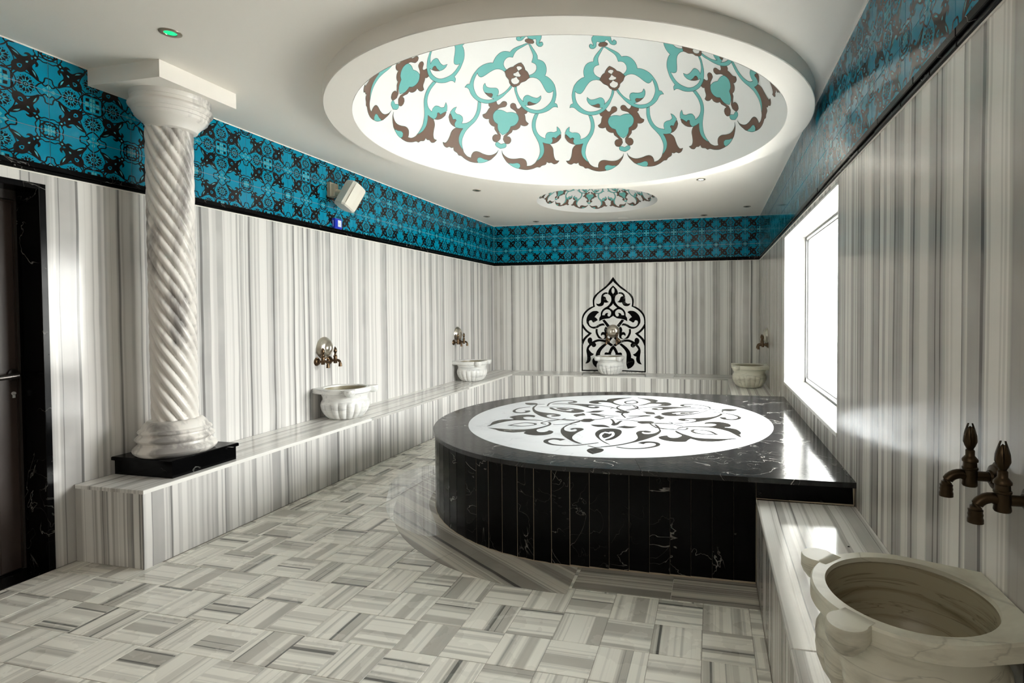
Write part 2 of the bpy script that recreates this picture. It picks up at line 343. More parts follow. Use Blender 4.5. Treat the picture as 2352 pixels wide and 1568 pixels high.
TRACE = '''{"dome":[["t",[[0.0,0.3548],[1.74,0.354],[3.08,0.3487],[4.04,0.3501],[4.67,0.3568],[5.2,0.3681],[6.38,0.3751],[7.98,0.3783],[9.61,0.3741],[10.18,0.3646],[9.12,0.356],[7.93,0.358],[7.25,0.3648],[7.07,0.3552],[7.51,0.34],[6.93,0.3271],[5.1,0.3183],[4.13,0.3158],[3.56,0.3076],[0.0,0.2985]]],["b",[[0.0,0.3543],[2.2,0.3567],[3.49,0.3642],[2.93,0.3713],[0.0,0.3759],[0.0,0.3776]]],["t",[[1.49,0.3779],[3.62,0.3891],[5.98,0.4019],[8.11,0.4172],[8.81,0.4275],[9.15,0.4364],[10.65,0.4367],[12.91,0.4416],[14.68,0.4538],[15.69,0.4717],[15.86,0.4889],[15.58,0.5036],[17.27,0.5082],[19.52,0.5212],[21.36,0.5402],[22.29,0.5632],[22.69,0.5846],[22.46,0.6067],[22.09,0.6214],[23.29,0.6266],[23.84,0.6412],[22.71,0.6387],[21.37,0.6424],[19.63,0.6564],[17.52,0.6673],[15.06,0.6746],[12.83,0.6764],[10.48,0.6739],[8.3,0.6654],[6.22,0.6522],[4.05,0.631],[2.41,0.6083],[1.18,0.5902],[0.66,0.5769],[1.6,0.572],[2.33,0.5894],[3.78,0.6092],[5.35,0.6231],[6.82,0.6319],[6.41,0.6249],[6.54,0.6126],[7.34,0.6028],[8.57,0.6],[10.43,0.6044],[12.06,0.6071],[13.58,0.6054],[14.91,0.5941],[15.19,0.6053],[14.64,0.6191],[13.34,0.6312],[11.51,0.6398],[9.41,0.645],[7.77,0.6469],[9.89,0.6565],[11.96,0.6603],[14.15,0.6605],[16.31,0.6544],[18.27,0.6404],[19.76,0.6243],[20.58,0.609],[21.0,0.59],[21.02,0.566],[20.13,0.5737],[18.69,0.5775],[17.63,0.574],[16.37,0.5615],[14.78,0.5425],[12.99,0.527],[11.09,0.5197],[8.91,0.5186],[7.37,0.5216],[6.57,0.5123],[8.23,0.5047],[9.57,0.4932],[10.04,0.4788],[9.45,0.4648],[8.15,0.4565],[6.07,0.4531],[6.14,0.437],[5.75,0.4235],[4.71,0.4115],[2.83,0.3971],[1.16,0.3844],[0.09,0.3787]]],["b2",[[13.32,0.6317],[11.49,0.6402],[9.56,0.6446],[8.92,0.6383],[9.04,0.6298],[9.83,0.6268],[11.52,0.631]]],["b",[[0.0,0.4652],[1.68,0.4735],[3.07,0.4845],[3.61,0.4917],[5.26,0.4989],[6.52,0.5112],[7.37,0.5216],[6.45,0.5293],[5.44,0.5402],[3.44,0.5508],[2.74,0.5623],[1.55,0.5706],[0.0,0.577],[0.0,0.5647],[1.39,0.5603],[2.29,0.5516],[2.2,0.5426],[1.27,0.5387],[0.0,0.5297],[1.92,0.5271],[2.19,0.5186],[1.24,0.5147],[0.0,0.5032],[1.69,0.4913],[1.44,0.4846],[0.0,0.4815]]],["b",[[0.8,0.6557],[1.37,0.6477],[2.35,0.6456],[3.33,0.6494],[4.01,0.6605],[4.67,0.6665],[5.52,0.6642],[6.21,0.6546],[7.78,0.6644],[9.62,0.6712],[9.22,0.6809],[8.31,0.6854],[8.86,0.6952],[9.44,0.7138],[10.86,0.7246],[10.25,0.7341],[8.88,0.7385],[7.37,0.7355],[7.14,0.7471],[6.25,0.7569],[5.17,0.7619],[4.17,0.7628],[3.86,0.7744],[2.86,0.7843],[1.99,0.7949],[3.18,0.7956],[4.02,0.8036],[4.16,0.8139],[3.62,0.8245],[2.5,0.8285],[1.49,0.824],[0.58,0.8115],[0.71,0.7952],[1.66,0.7838],[2.59,0.77],[3.02,0.7505],[4.79,0.742],[5.77,0.7273],[6.12,0.7128],[5.63,0.6995],[4.82,0.6893],[3.98,0.6797],[2.55,0.6732],[1.23,0.6671]]],["t",[[0.0,0.6919],[1.75,0.6871],[3.32,0.6865],[5.04,0.691],[5.95,0.7025],[6.04,0.7164],[5.48,0.7318],[4.4,0.7426],[3.04,0.7493],[2.66,0.7651],[1.85,0.7791],[0.0,0.7926]]],["t",[[0.0,0.8343],[1.45,0.8278],[2.24,0.8301],[2.45,0.838],[1.94,0.8462],[0.0,0.854]]],["t",[[13.21,0.6791],[14.92,0.675],[14.37,0.6942],[14.03,0.7133],[14.25,0.7387],[15.23,0.7608],[16.87,0.7769],[19.07,0.7858],[18.99,0.772],[19.67,0.7589],[21.13,0.754],[22.7,0.7545],[23.98,0.7482],[23.88,0.7277],[25.11,0.7391],[25.88,0.7573],[24.77,0.7688],[23.55,0.7826],[23.01,0.7787],[21.94,0.7795],[22.29,0.7903],[21.98,0.8017],[21.14,0.8094],[19.41,0.8076],[17.93,0.8041],[18.55,0.8229],[18.76,0.8456],[18.15,0.8665],[17.04,0.8814],[15.75,0.8916],[16.63,0.873],[17.09,0.8517],[16.95,0.8341],[16.34,0.8104],[15.1,0.7878],[13.43,0.7618],[12.54,0.735],[12.48,0.7075]]],["b",[[25.83,0.762],[25.81,0.7779],[24.65,0.7942],[23.05,0.8046],[21.42,0.8082],[22.16,0.7997],[22.17,0.79],[21.86,0.7806],[22.54,0.7769],[23.43,0.7823],[24.61,0.7696]]],["b",[[17.93,0.8041],[19.41,0.8076],[21.11,0.8106],[22.46,0.8275],[22.8,0.8504],[23.15,0.8685],[23.96,0.8828],[25.29,0.8842],[24.43,0.8962],[23.12,0.9007],[22.01,0.8946],[21.0,0.8964],[20.12,0.8919],[19.66,0.9045],[18.12,0.911],[17.28,0.9192],[16.1,0.9192],[14.34,0.9283],[11.94,0.9352],[9.63,0.935],[8.51,0.9327],[9.17,0.9241],[8.96,0.9124],[7.85,0.9081],[5.96,0.9128],[3.9,0.9132],[2.44,0.8977],[1.24,0.8796],[0.73,0.8611],[1.4,0.8747],[3.01,0.887],[4.8,0.892],[6.9,0.8901],[8.82,0.8852],[10.22,0.8856],[11.3,0.8925],[11.82,0.906],[11.86,0.9179],[13.59,0.9143],[15.16,0.9024],[15.79,0.8924],[17.04,0.8814],[18.15,0.8665],[18.76,0.8456],[18.55,0.8229]]],["t",[[3.9,0.9132],[5.96,0.9128],[7.85,0.9081],[8.96,0.9124],[9.17,0.9241],[8.51,0.9327],[6.71,0.9292],[5.19,0.9218]]]],"disc":{"front":[[[-0.3461,-0.3518],[-0.3502,-0.4139],[-0.3479,-0.4962],[-0.3202,-0.6031],[-0.2755,-0.7003],[-0.2106,-0.7975],[-0.1494,-0.8707],[-0.1102,-0.8994],[-0.0916,-0.8918],[-0.1299,-0.8571],[-0.1701,-0.8084],[-0.1983,-0.7453],[-0.207,-0.6649],[-0.1975,-0.5661],[-0.1799,-0.4838],[-0.1977,-0.4412],[-0.2309,-0.4317],[-0.2727,-0.45],[-0.283,-0.4894],[-0.2627,-0.5081],[-0.2458,-0.4746],[-0.223,-0.5043],[-0.2266,-0.5501],[-0.2571,-0.5677],[-0.2991,-0.543],[-0.326,-0.4916],[-0.3402,-0.4118],[-0.3417,-0.3384]],[[-0.2807,-0.1649],[-0.2706,-0.0918],[-0.2133,-0.0742],[-0.1727,-0.1207],[-0.1901,-0.178],[-0.2472,-0.1899]],[[0.098,-0.8859],[0.0485,-0.8379],[-0.0137,-0.736],[-0.0548,-0.6431],[-0.0722,-0.5506],[-0.0617,-0.4588],[-0.0261,-0.4097],[0.0328,-0.3996],[0.0829,-0.4283],[0.1081,-0.4905],[0.1143,-0.5863],[0.0994,-0.6921],[0.0766,-0.7462],[0.0454,-0.7761],[0.0366,-0.7547],[0.0589,-0.7007],[0.0753,-0.6363],[0.0696,-0.5639],[0.0489,-0.503],[0.0228,-0.5085],[0.0197,-0.5312],[-0.0103,-0.5155],[-0.0302,-0.5635],[-0.0274,-0.6477],[-0.0003,-0.7331],[0.0369,-0.8027],[0.0796,-0.8589]],[[-0.0088,-0.6334],[-0.0068,-0.5585],[0.0194,-0.5681],[0.0342,-0.5821],[0.0459,-0.5539],[0.0538,-0.6096],[0.0443,-0.6735],[0.0217,-0.7146],[0.0035,-0.6822]],[[-0.1663,-0.2965],[-0.1324,-0.2944],[-0.071,-0.2865],[-0.0277,-0.3217],[0.0017,-0.3685],[-0.0457,-0.3617],[-0.0965,-0.3652],[-0.1382,-0.3401]],[[0.1956,-0.2917],[0.1662,-0.3527],[0.1192,-0.3743],[0.0708,-0.3563],[0.041,-0.3602],[0.06,-0.3227],[0.0947,-0.2837],[0.1381,-0.299]],[[-0.0654,-0.0378],[-0.0383,-0.0653],[-0.0086,-0.1399],[0.0116,-0.2086],[0.0217,-0.1599],[0.0307,-0.1184],[0.0546,-0.1001],[0.0444,-0.1681],[0.0387,-0.2584],[0.0149,-0.3005],[-0.0116,-0.269],[-0.0127,-0.206],[-0.029,-0.1309]],[[0.3752,-0.3551],[0.3861,-0.4206],[0.3727,-0.5315],[0.3286,-0.6434],[0.28,-0.7319],[0.2233,-0.8099],[0.1672,-0.8765],[0.1021,-0.9312],[0.0507,-0.9597],[0.0479,-0.9463],[0.1444,-0.8724],[0.2003,-0.8055],[0.236,-0.7413],[0.2478,-0.6606],[0.2325,-0.5822],[0.2157,-0.5115],[0.2283,-0.4428],[0.274,-0.4174],[0.3103,-0.4366],[0.3202,-0.461],[0.301,-0.4826],[0.2716,-0.4779],[0.2595,-0.4584],[0.2541,-0.4925],[0.2728,-0.5273],[0.3104,-0.5236],[0.3489,-0.4833],[0.3698,-0.4017],[0.3515,-0.3136],[0.3149,-0.2004],[0.3237,-0.186],[0.3568,-0.265]],[[-0.022,-1.0551],[-0.0167,-1.0119],[0.0154,-0.9793],[0.0622,-0.995],[0.0811,-1.0247],[0.0743,-1.0755],[0.0324,-1.1357],[-0.001,-1.0998]],[[0.1983,-0.1359],[0.2228,-0.0782],[0.2747,-0.0673],[0.3059,-0.1133],[0.2858,-0.1688],[0.2343,-0.172]]],"fstroke":[[[[-0.4517,-0.3565],[-0.3697,-0.3242],[-0.3246,-0.2715],[-0.2867,-0.1849],[-0.2699,-0.1411]],0.012,0.016],[[[-0.3373,-0.325],[-0.3038,-0.3305],[-0.2748,-0.3194]],0.012,0.012],[[[-0.2412,-0.8235],[-0.2742,-0.8071],[-0.3178,-0.8046],[-0.3479,-0.8462],[-0.3427,-0.8931],[-0.3117,-0.9331],[-0.2668,-0.9601],[-0.1925,-0.9658],[-0.109,-0.9408],[-0.0478,-0.8952],[0.0094,-0.8462]],0.055,0.014],[[[-0.0422,-0.9391],[0.0136,-0.9711],[0.0542,-0.9554]],0.012,0.014],[[[0.2857,-0.8113],[0.3076,-0.7733],[0.3504,-0.7586],[0.3876,-0.7749],[0.4027,-0.8173],[0.3879,-0.8649],[0.334,-0.9198],[0.2655,-0.9516],[0.2012,-0.9517],[0.1457,-0.9307]],0.05,0.014],[[[-0.0066,-0.0587],[0.138,-0.0826],[0.2025,-0.1272]],0.012,0.018],[[[0.3085,-0.1385],[0.4366,-0.1244],[0.5522,-0.0797]],0.014,0.012],[[[0.3015,-0.3124],[0.3508,-0.3067],[0.4012,-0.3149],[0.4755,-0.3224]],0.012,0.012]],"lotus":[[[-0.9314,-0.5184],[-0.9132,-0.5015],[-0.9056,-0.4503],[-0.8804,-0.3769],[-0.8513,-0.3183],[-0.8043,-0.2638],[-0.7481,-0.252],[-0.6813,-0.238],[-0.6259,-0.2354],[-0.5726,-0.2386],[-0.5804,-0.2259],[-0.6343,-0.2101],[-0.7179,-0.2093],[-0.7581,-0.1714],[-0.7744,-0.137],[-0.7622,-0.1057],[-0.7295,-0.0989],[-0.6908,-0.11],[-0.6909,-0.0773],[-0.7116,-0.0366],[-0.7567,-0.0201],[-0.8122,-0.0317],[-0.8588,-0.0672],[-0.8854,-0.112],[-0.8898,-0.1515],[-0.8582,-0.1829],[-0.8239,-0.2223],[-0.8616,-0.2339],[-0.9022,-0.2479],[-0.9345,-0.2911],[-0.9489,-0.3476],[-0.9458,-0.3906],[-0.9294,-0.4636]],[[-0.9011,-0.5714],[-0.8663,-0.5688],[-0.7906,-0.5795],[-0.7171,-0.5872],[-0.6512,-0.5763],[-0.5899,-0.5526],[-0.5478,-0.5126],[-0.5164,-0.4585],[-0.4934,-0.3968],[-0.4894,-0.346],[-0.5059,-0.2983],[-0.5221,-0.2757],[-0.5016,-0.2766],[-0.4749,-0.326],[-0.4666,-0.3912],[-0.4876,-0.4604],[-0.5136,-0.521],[-0.5179,-0.5604],[-0.5006,-0.6021],[-0.4756,-0.6264],[-0.444,-0.6197],[-0.4283,-0.5942],[-0.4232,-0.5557],[-0.3944,-0.5721],[-0.376,-0.6053],[-0.3769,-0.6634],[-0.4039,-0.7045],[-0.4613,-0.7307],[-0.5205,-0.7222],[-0.5633,-0.6958],[-0.5776,-0.6699],[-0.577,-0.6286],[-0.6203,-0.6599],[-0.6647,-0.6781],[-0.7191,-0.6705],[-0.7809,-0.6463],[-0.8336,-0.6041]]],"lstroke":[[[[-0.7868,-0.4635],[-0.7591,-0.4027],[-0.7176,-0.3462],[-0.67,-0.3241],[-0.6114,-0.3342],[-0.5792,-0.3649],[-0.5857,-0.3997],[-0.6261,-0.4493],[-0.679,-0.4718],[-0.7346,-0.4672],[-0.7868,-0.4635]],0.03,0.03],[[[-0.508,-0.3617],[-0.5436,-0.3405],[-0.5608,-0.3098],[-0.5428,-0.2625],[-0.5164,-0.2035],[-0.4455,-0.1523],[-0.3691,-0.1455],[-0.2888,-0.1558]],0.016,0.014]]},"niche":{"arch":[[0,2.0067],[0.0667,1.9186],[0.1221,1.8598],[0.2056,1.7957],[0.2782,1.7367],[0.3175,1.6934],[0.3373,1.6445],[0.3392,1.5898],[0.3321,1.5324],[0.3798,1.5163],[0.4475,1.4701],[0.4985,1.4099],[0.5214,1.3495],[0.5285,1.289],[0.5059,1.289],[0.4988,1.3384],[0.4704,1.3988],[0.4138,1.4589],[0.3462,1.5024],[0.3014,1.524],[0.3096,1.5623],[0.3111,1.6169],[0.2952,1.6659],[0.2559,1.7201],[0.2057,1.7631],[0.1334,1.8111],[0.0668,1.8698],[0,1.9364]],"side":[[0.5285,1.2886],[0.5059,1.2886],[0.5095,0.483],[0.5322,0.4632]],"point":[[0.5133,1.2683],[0.5021,1.2353],[0.4797,1.1968],[0.4432,1.1502],[0.404,1.1174],[0.3535,1.0902],[0.3986,1.0488],[0.4524,0.999],[0.4865,0.9437],[0.5054,0.894],[0.5131,0.938],[0.5072,0.9876],[0.4606,1.043],[0.4126,1.0817],[0.4603,1.1199],[0.4996,1.1638],[0.5164,1.1967]],"bottom":[[0.5322,0.4826],[0,0.4934],[0,0.4743],[0.5322,0.4632]],"bud":[[0,1.8661],[0.0338,1.8368],[0.0671,1.7939],[0.085,1.729],[0.0508,1.707],[0.0316,1.6688],[0.0301,1.62],[0.0512,1.5768],[0.09,1.5336],[0.1455,1.5013],[0.1845,1.4634],[0.2042,1.4199],[0.2071,1.3763],[0.2295,1.3381],[0.2325,1.2835],[0.1907,1.3081],[0.1351,1.3244],[0.0686,1.3325],[0.0299,1.3542],[0,1.3785],[0,1.4572],[0.0653,1.5063],[0,1.5764],[0,1.7226],[0.0203,1.7554],[0.0241,1.7934],[0.0119,1.823],[0,1.8352]],"budhole":[[0.182,1.3844],[0.1708,1.4307],[0.1401,1.4659],[0.0958,1.4793],[0.0571,1.4655],[0.0351,1.4356],[0.0352,1.403],[0.0519,1.3705],[0.074,1.364],[0.0906,1.376],[0.0905,1.4032],[0.0766,1.4167],[0.1015,1.4223],[0.1292,1.4087],[0.1404,1.3843]],"flower":[[0.0882,1.7535],[0.1225,1.7582],[0.1558,1.7489],[0.1836,1.7247],[0.1937,1.6976],[0.2005,1.6596],[0.2035,1.5997],[0.2175,1.5807],[0.2398,1.57],[0.2677,1.5729],[0.2833,1.5796],[0.2733,1.5511],[0.2455,1.5319],[0.2065,1.53],[0.1731,1.5423],[0.1536,1.5667],[0.148,1.5911],[0.112,1.5881],[0.0677,1.5997],[0.0953,1.6178],[0.1118,1.6424],[0.1228,1.6751],[0.1504,1.6917],[0.1643,1.6946],[0.1531,1.7135],[0.1226,1.7295],[0.0921,1.7302]],"wing":[[0.232,1.4309],[0.2625,1.4528],[0.3016,1.4557],[0.3465,1.4477],[0.3971,1.4123],[0.4311,1.3658],[0.4471,1.3055],[0.4417,1.2451],[0.4372,1.2518],[0.4204,1.2189],[0.3868,1.1861],[0.3476,1.1686],[0.3084,1.1644],[0.258,1.1782],[0.2133,1.2056],[0.1688,1.2166],[0.1327,1.2151],[0.1575,1.2521],[0.1909,1.2493],[0.2355,1.2356],[0.2802,1.2082],[0.3194,1.1972],[0.3587,1.1998],[0.3923,1.2244],[0.4034,1.2573],[0.4062,1.267],[0.3976,1.2917],[0.3751,1.301],[0.3555,1.2972],[0.3444,1.2726],[0.3192,1.2671],[0.2911,1.2835],[0.2547,1.3043],[0.2797,1.3382],[0.3076,1.3546],[0.2739,1.3983]],"bar":[[0.1823,1.301],[0.1417,1.3162],[0.059,1.2183],[0.0967,1.1867]],"curl":[[0.1244,1.1977],[0.0968,1.1814],[0.1053,1.1269],[0.0972,1.0507],[0.1084,1.0125],[0.1362,0.9986],[0.1695,0.9967],[0.1389,1.0204],[0.1388,1.0504],[0.161,1.0667],[0.186,1.0583],[0.1961,1.0435],[0.2054,1.0719],[0.1914,1.102],[0.1636,1.1114],[0.1414,1.1049],[0.1496,1.1431],[0.1411,1.1758]],"arc":[[0.2916,1.159],[0.2581,1.1618],[0.2583,1.1099],[0.2362,1.0553],[0.2029,1.0173],[0.164,0.9957],[0.2364,1.0034],[0.2697,1.0442],[0.2919,1.0988]],"vine":[[0.3513,0.9504],[0.3091,0.9727],[0.2587,0.9895],[0.2085,0.9899],[0.1585,0.9848],[0.1086,0.9661],[0.0478,0.9367],[0,0.899],[0.0342,0.8742],[0.0977,0.9144],[0.1475,0.9413],[0.2087,0.9544],[0.2589,0.9512],[0.3037,0.9344],[0.2842,0.9072],[0.2899,0.8742],[0.3208,0.8602],[0.3488,0.8681],[0.36,0.89],[0.3881,0.8677],[0.4108,0.829],[0.3884,0.7963],[0.3549,0.7637],[0.3212,0.7505],[0.3438,0.7255],[0.3803,0.7139],[0.3749,0.67],[0.3892,0.6258],[0.4231,0.5977],[0.4683,0.587],[0.4427,0.6359],[0.4368,0.6911],[0.4422,0.7461],[0.4493,0.801],[0.436,0.8617],[0.3992,0.9088],[0.4244,0.9443],[0.4259,0.9882],[0.3988,1.0159],[0.3707,1.0161],[0.3511,0.9888]],"root":[[0.1364,0.9277],[0.0977,0.9117],[0.1478,0.8648],[0.1925,0.8151],[0.2177,0.7601],[0.218,0.6999],[0.2156,0.5849],[0.2382,0.5105],[0.2941,0.5341],[0.3387,0.5827],[0.3497,0.6375],[0.3327,0.6762],[0.2934,0.6933],[0.2933,0.7317],[0.2763,0.7922],[0.2369,0.8474],[0.1866,0.8917]],"center":[[0,0.8936],[0.037,0.8606],[0.062,0.8167],[0.0815,0.7728],[0.1259,0.7777],[0.1482,0.7556],[0.1372,0.723],[0.0928,0.7072],[0,0.7085],[0.0401,0.7516],[0.0151,0.8064],[0,0.8338]],"tip":[[0.0089,1.0132],[0.056,0.9584],[0.0808,0.9745],[0.0475,1.0292]]}}'''
# ================================================================== the room shell
T = .15; ZROOF = 4.35  # wall backings rise to the added slab that seals out light
def backing(name, x0, y0, z0, x1, y1, z1, m=None, parent=None):
    b = MB(); b.box(x0, y0, z0, x1, y1, z1); return b
WIN = (3.39, 5.77, .725, 2.195)      # window opening y0, y1, z0, z1
DOOR = (1.15, 2.255, 2.157)
SL = .012
wl = MB(); xo = XL - SL - .25
wl.box(xo, YF - T, 0, XL - SL, DOOR[0], ZROOF); wl.box(xo, DOOR[1], 0, XL - SL, YB + T, ZROOF); wl.box(xo, DOOR[0], DOOR[2], XL - SL, DOOR[1], ZROOF)
wall_left = link('wall_left', wl.mesh('wall_left', M_groutw), kind='structure')
wr = MB(); x1 = XR + SL + .30
wr.box(XR + SL, YF - T, 0, x1, WIN[0], ZROOF); wr.box(XR + SL, WIN[1], 0, x1, YB + T, ZROOF)
wr.box(XR + SL, WIN[0], 0, x1, WIN[1], WIN[2]); wr.box(XR + SL, WIN[0], WIN[3], x1, WIN[1], ZROOF)
wall_right = link('wall_right', wr.mesh('wall_right', M_groutw), kind='structure')
wb = MB(); wb.box(xo, YB + SL, 0, x1, YB + SL + T, ZROOF)
wall_back = link('wall_back', wb.mesh('wall_back', M_groutw), kind='structure')
wf = MB(); wf.box(xo, YF - T, 0, x1, YF, ZROOF)
wall_front = link('wall_front', wf.mesh('wall_front', M_wall_b), kind='structure')
# marble slabs on the walls
ZT = 2.229
def slab(parent, axis, u0, u1, z0, z1, name='marble_slab'):
    w, h = u1 - u0 - .0004, z1 - z0 - .0004; b = MB()
    if axis == 'L': b.cham(-SL, -w / 2, -h / 2, 0, w / 2, h / 2, .0005, 'x', 1); loc = (XL, (u0 + u1) / 2, (z0 + z1) / 2); m = M_wall_lr
    if axis == 'R': b.cham(0, -w / 2, -h / 2, SL, w / 2, h / 2, .0005, 'x', -1); loc = (XR, (u0 + u1) / 2, (z0 + z1) / 2); m = M_wall_r
    if axis == 'B': b.cham(-w / 2, 0, -h / 2, w / 2, SL, h / 2, .0005, 'y', -1); loc = ((u0 + u1) / 2, YB, (z0 + z1) / 2); m = M_wall_b
    return link(name, b.mesh('marble_slab', m), parent, loc)
def run(parent, axis, a, b, z0, z1, step=.62):
    n = max(1, round((b - a) / step)); d = (b - a) / n
    for i in range(n): slab(parent, axis, a + i * d, a + (i + 1) * d, z0, z1)
run(wall_left, 'L', YF, DOOR[0], 0, ZT); run(wall_left, 'L', DOOR[0], DOOR[1], DOOR[2], ZT); run(wall_left, 'L', DOOR[1], YB, 0, ZT)
run(wall_right, 'R', YF, WIN[0], 0, ZT, .75); run(wall_right, 'R', WIN[0], WIN[1], 0, WIN[2], 1.2); run(wall_right, 'R', WIN[0], WIN[1], WIN[3], ZT, .8); run(wall_right, 'R', WIN[1], YB, 0, ZT)
run(wall_back, 'B', XL, XR, 0, ZT, .6)

# ------------------------------------------------------------------ printed frieze tiles
ST = .2187
def tile_mesh():
    g = .0012; s = ST / 2 - g; b = MB()
    b.cham(-s, -s, 0, s, s, .008, .001, 'z', 1, 0)
    S = 2 * s; lay = [0]
    def poly(pts, mi, both=True, smooth=3, cusp=60):
        lay[0] += 1; z = .0081 + lay[0] * .000012
        variants = [pts] + ([[(v, u) for u, v in pts]] if both else [])
        for q in variants:
            q = [(min(max(u, 0), 1), min(max(v, 0), 1)) for u, v in q]
            L = smooth_poly(q, smooth, cusp) if smooth > 1 else [Vector(p) for p in q]
            L = [(min(max(p[0], 0), 1), min(max(p[1], 0), 1)) for p in L]
            V = [Vector((-s + p[0] * S, -s + p[1] * S, z)) for p in L]
            tri = tessellate_polygon([V]); b.add(V, [tuple(t) for t in tri], mi); z += .000006
    def st(pts, w, mi, both=True): w = w * (1.45 if mi == 1 else 1); poly([tuple(p) for p in stroke_poly(pts, w, w, 4)], mi, both, 1)
    K, Q = 1, 2
    # vines
    st([(0, .235), (.12, .235), (.22, .25), (.29, .30)], .022, K)
    st([(.0, .33), (.10, .30), (.20, .22), (.235, .14), (.235, 0)], .02, K)
    st([(.26, .04), (.28, .16), (.40, .29), (.52, .30), (.66, .25), (.78, .17)], .018, K)
    st([(.78, .17), (.84, .17), (.92, .10), (1, .16)], .022, K); st([(.72, .0), (.80, .11), (.90, .19), (.93, .30), (1, .32)], .022, K)
    st([(.58, .46), (.66, .60), (.72, .70)], .03, K, False)
    st([(.72, .72), (.82, .74), (.90, .70), (1, .72)], .018, K)
    st([(.93, 1), (.87, .94), (.87, .86), (.93, .80), (1, .79)], .026, K)
    st([(.80, 1), (.80, .90), (.80, .80), (.74, .76)], .016, K)
    # big star flower
    poly([(.25, .25), (.40, .24), (.50, .29), (.55, .36), (.63, .27), (.72, .23), (.81, .15), (.79, .27), (.74, .36), (.67, .46), (.69, .54), (.76, .62), (.66, .66), (.50, .50)], K)
    poly([(.25, .25), (.50, .33), (.62, .46), (.68, .62), (.62, .68), (.46, .62), (.33, .50)], K, False)
    poly([(.37, .37), (.42, .35), (.455, .40), (.455, .455), (.40, .455), (.35, .42)], 0, False); poly([(.39, .39), (.42, .385), (.435, .41), (.435, .435), (.41, .435), (.385, .42)], K, False)
    poly([(.66, .40), (.70, .31), (.745, .25), (.72, .35)], Q)
    poly([(.535, .535), (.575, .54), (.59, .59), (.54, .575)], Q, False)
    # small flower + curled leaves
    poly([(.72, .66), (.76, .66), (.785, .70), (.83, .72), (.80, .77), (.80, .80), (.77, .80), (.72, .83), (.70, .785), (.66, .76), (.66, .72), (.70, .70)], K, False)
    poly([(.72, .72), (.75, .715), (.765, .74), (.75, .765), (.715, .75)], Q, False)
    poly([(.76, .66), (.80, .60), (.78, .53), (.73, .50), (.74, .56), (.70, .60), (.66, .60), (.71, .65)], K)
    # half carnation on the edge (and its mirror)
    c = .52
    for a0 in (8, 41, 74, 106, 139, 172):
        a = math.radians(a0)
        def pt(r, da): r *= 1.22; return (c + r * math.cos(a + math.radians(da)) * .92, r * math.sin(a + math.radians(da)) * 1.08)
        poly([pt(.065, 0), pt(.135, -16), pt(.135, -6), pt(.165, 0), pt(.135, 6), pt(.135, 16)], K, True, 1)
        poly([pt(.16, 11), pt(.175, 16), pt(.16, 21), pt(.145, 16)], K, True, 1)
        if a0 < 170:
            q = math.radians(a0 + 16.5); st([(c + .06 * math.cos(q), .06 * math.sin(q)), (c + .18 * math.cos(q), .19 * math.sin(q))], .007, Q)
    poly([(c + .06 * math.cos(t * PI / 8), .06 * math.sin(t * PI / 8)) for t in range(9)], K, True, 1)
    poly([(c + .035 * math.cos(t * PI / 8), .035 * math.sin(t * PI / 8)) for t in range(9)], Q, True, 1)
    poly([(c + .02 * math.cos(t * PI / 8), .02 * math.sin(t * PI / 8)) for t in range(9)], K, True, 1)
    # cross corner, star corner, ring corner
    poly([(0, 0), (.055, 0), (.055, .055), (0, .055)], Q, False, 1); poly([(.075, .075), (.16, .07), (.155, .155), (.07, .16)], K, False, 1)
    poly([(.085, 0), (.17, 0), (.175, .055), (.09, .05)], Q, True, 1)
    poly([(1, .03), (1, .15), (.955, .10)], Q, True, 1); poly([(.97, 0), (.86, 0), (.90, .045)], Q, True, 1)
    poly([(1, .965), (1, .86), (.955, .90)], Q, True, 1); poly([(1, .90), (1, .83), (.965, .85)], K, True, 1)
    poly([(1, 1), (.955, 1), (.955, .955), (1, .955)], Q, False, 1)
    return b.mesh('printed_tile', [M_tblue, M_tblack, M_tpale], recalc=False)
TM = tile_mesh()
# orientation: the cross corner must fall on even joints of the upper row
def put_tile(parent, wall, k, row, ca, zc):
    # k = column left joint index (along the wall), tile spans k..k+1 ; row 0 = above upper joint, 1 = middle, 2 = lowest
    # local (u,v) corner (0,0) is the cross node; (1,1) the ring node
    cross_at = (k if k % 2 == 0 else k + 1, 'bot' if row == 0 else 'top') if row < 2 else None
    if row == 2: uc = k if k % 2 == 0 else k + 1; vc = 'bot'     # lowest row: ring on top, cross below
    else: uc, vc = cross_at
    left = (uc == k); top = (vc == 'top')
    # view plane: a = horizontal axis (increasing index), up = z
    # rotation about the normal so that local (-,-) corner lands on (left/right, top/bottom)
    hx = -1 if left else 1; hz = 1 if top else -1
    if wall == 'B': n = Vector((0, -1, 0)); a = Vector((1, 0, 0))
    if wall == 'L': n = Vector((1, 0, 0)); a = Vector((0, 1, 0))
    if wall == 'R': n = Vector((-1, 0, 0)); a = Vector((0, 1, 0))
    up = Vector((0, 0, 1))
    # local x,y must point away from the cross corner; pick handedness (pattern is symmetric about its diagonal)
    ex, ey = a * -hx, up * -hz
    if ex.cross(ey).dot(n) < 0: ex, ey = ey, ex
    m = Matrix((ex, ey, n)).transposed()
    o = link('tile', TM, parent, (0, 0, 0)); o.rotation_euler = m.to_euler()
    o.location = {'B': (ca, YB - .0, zc), 'L': (XL + .0, ca, zc), 'R': (XR - .0, ca, zc)}[wall] if False else {'B': (ca, YB + .008 - SL * 0, zc), 'L': (XL - .008, ca, zc), 'R': (XR + .008, ca, zc)}[wall]
ZJ = 2.6965
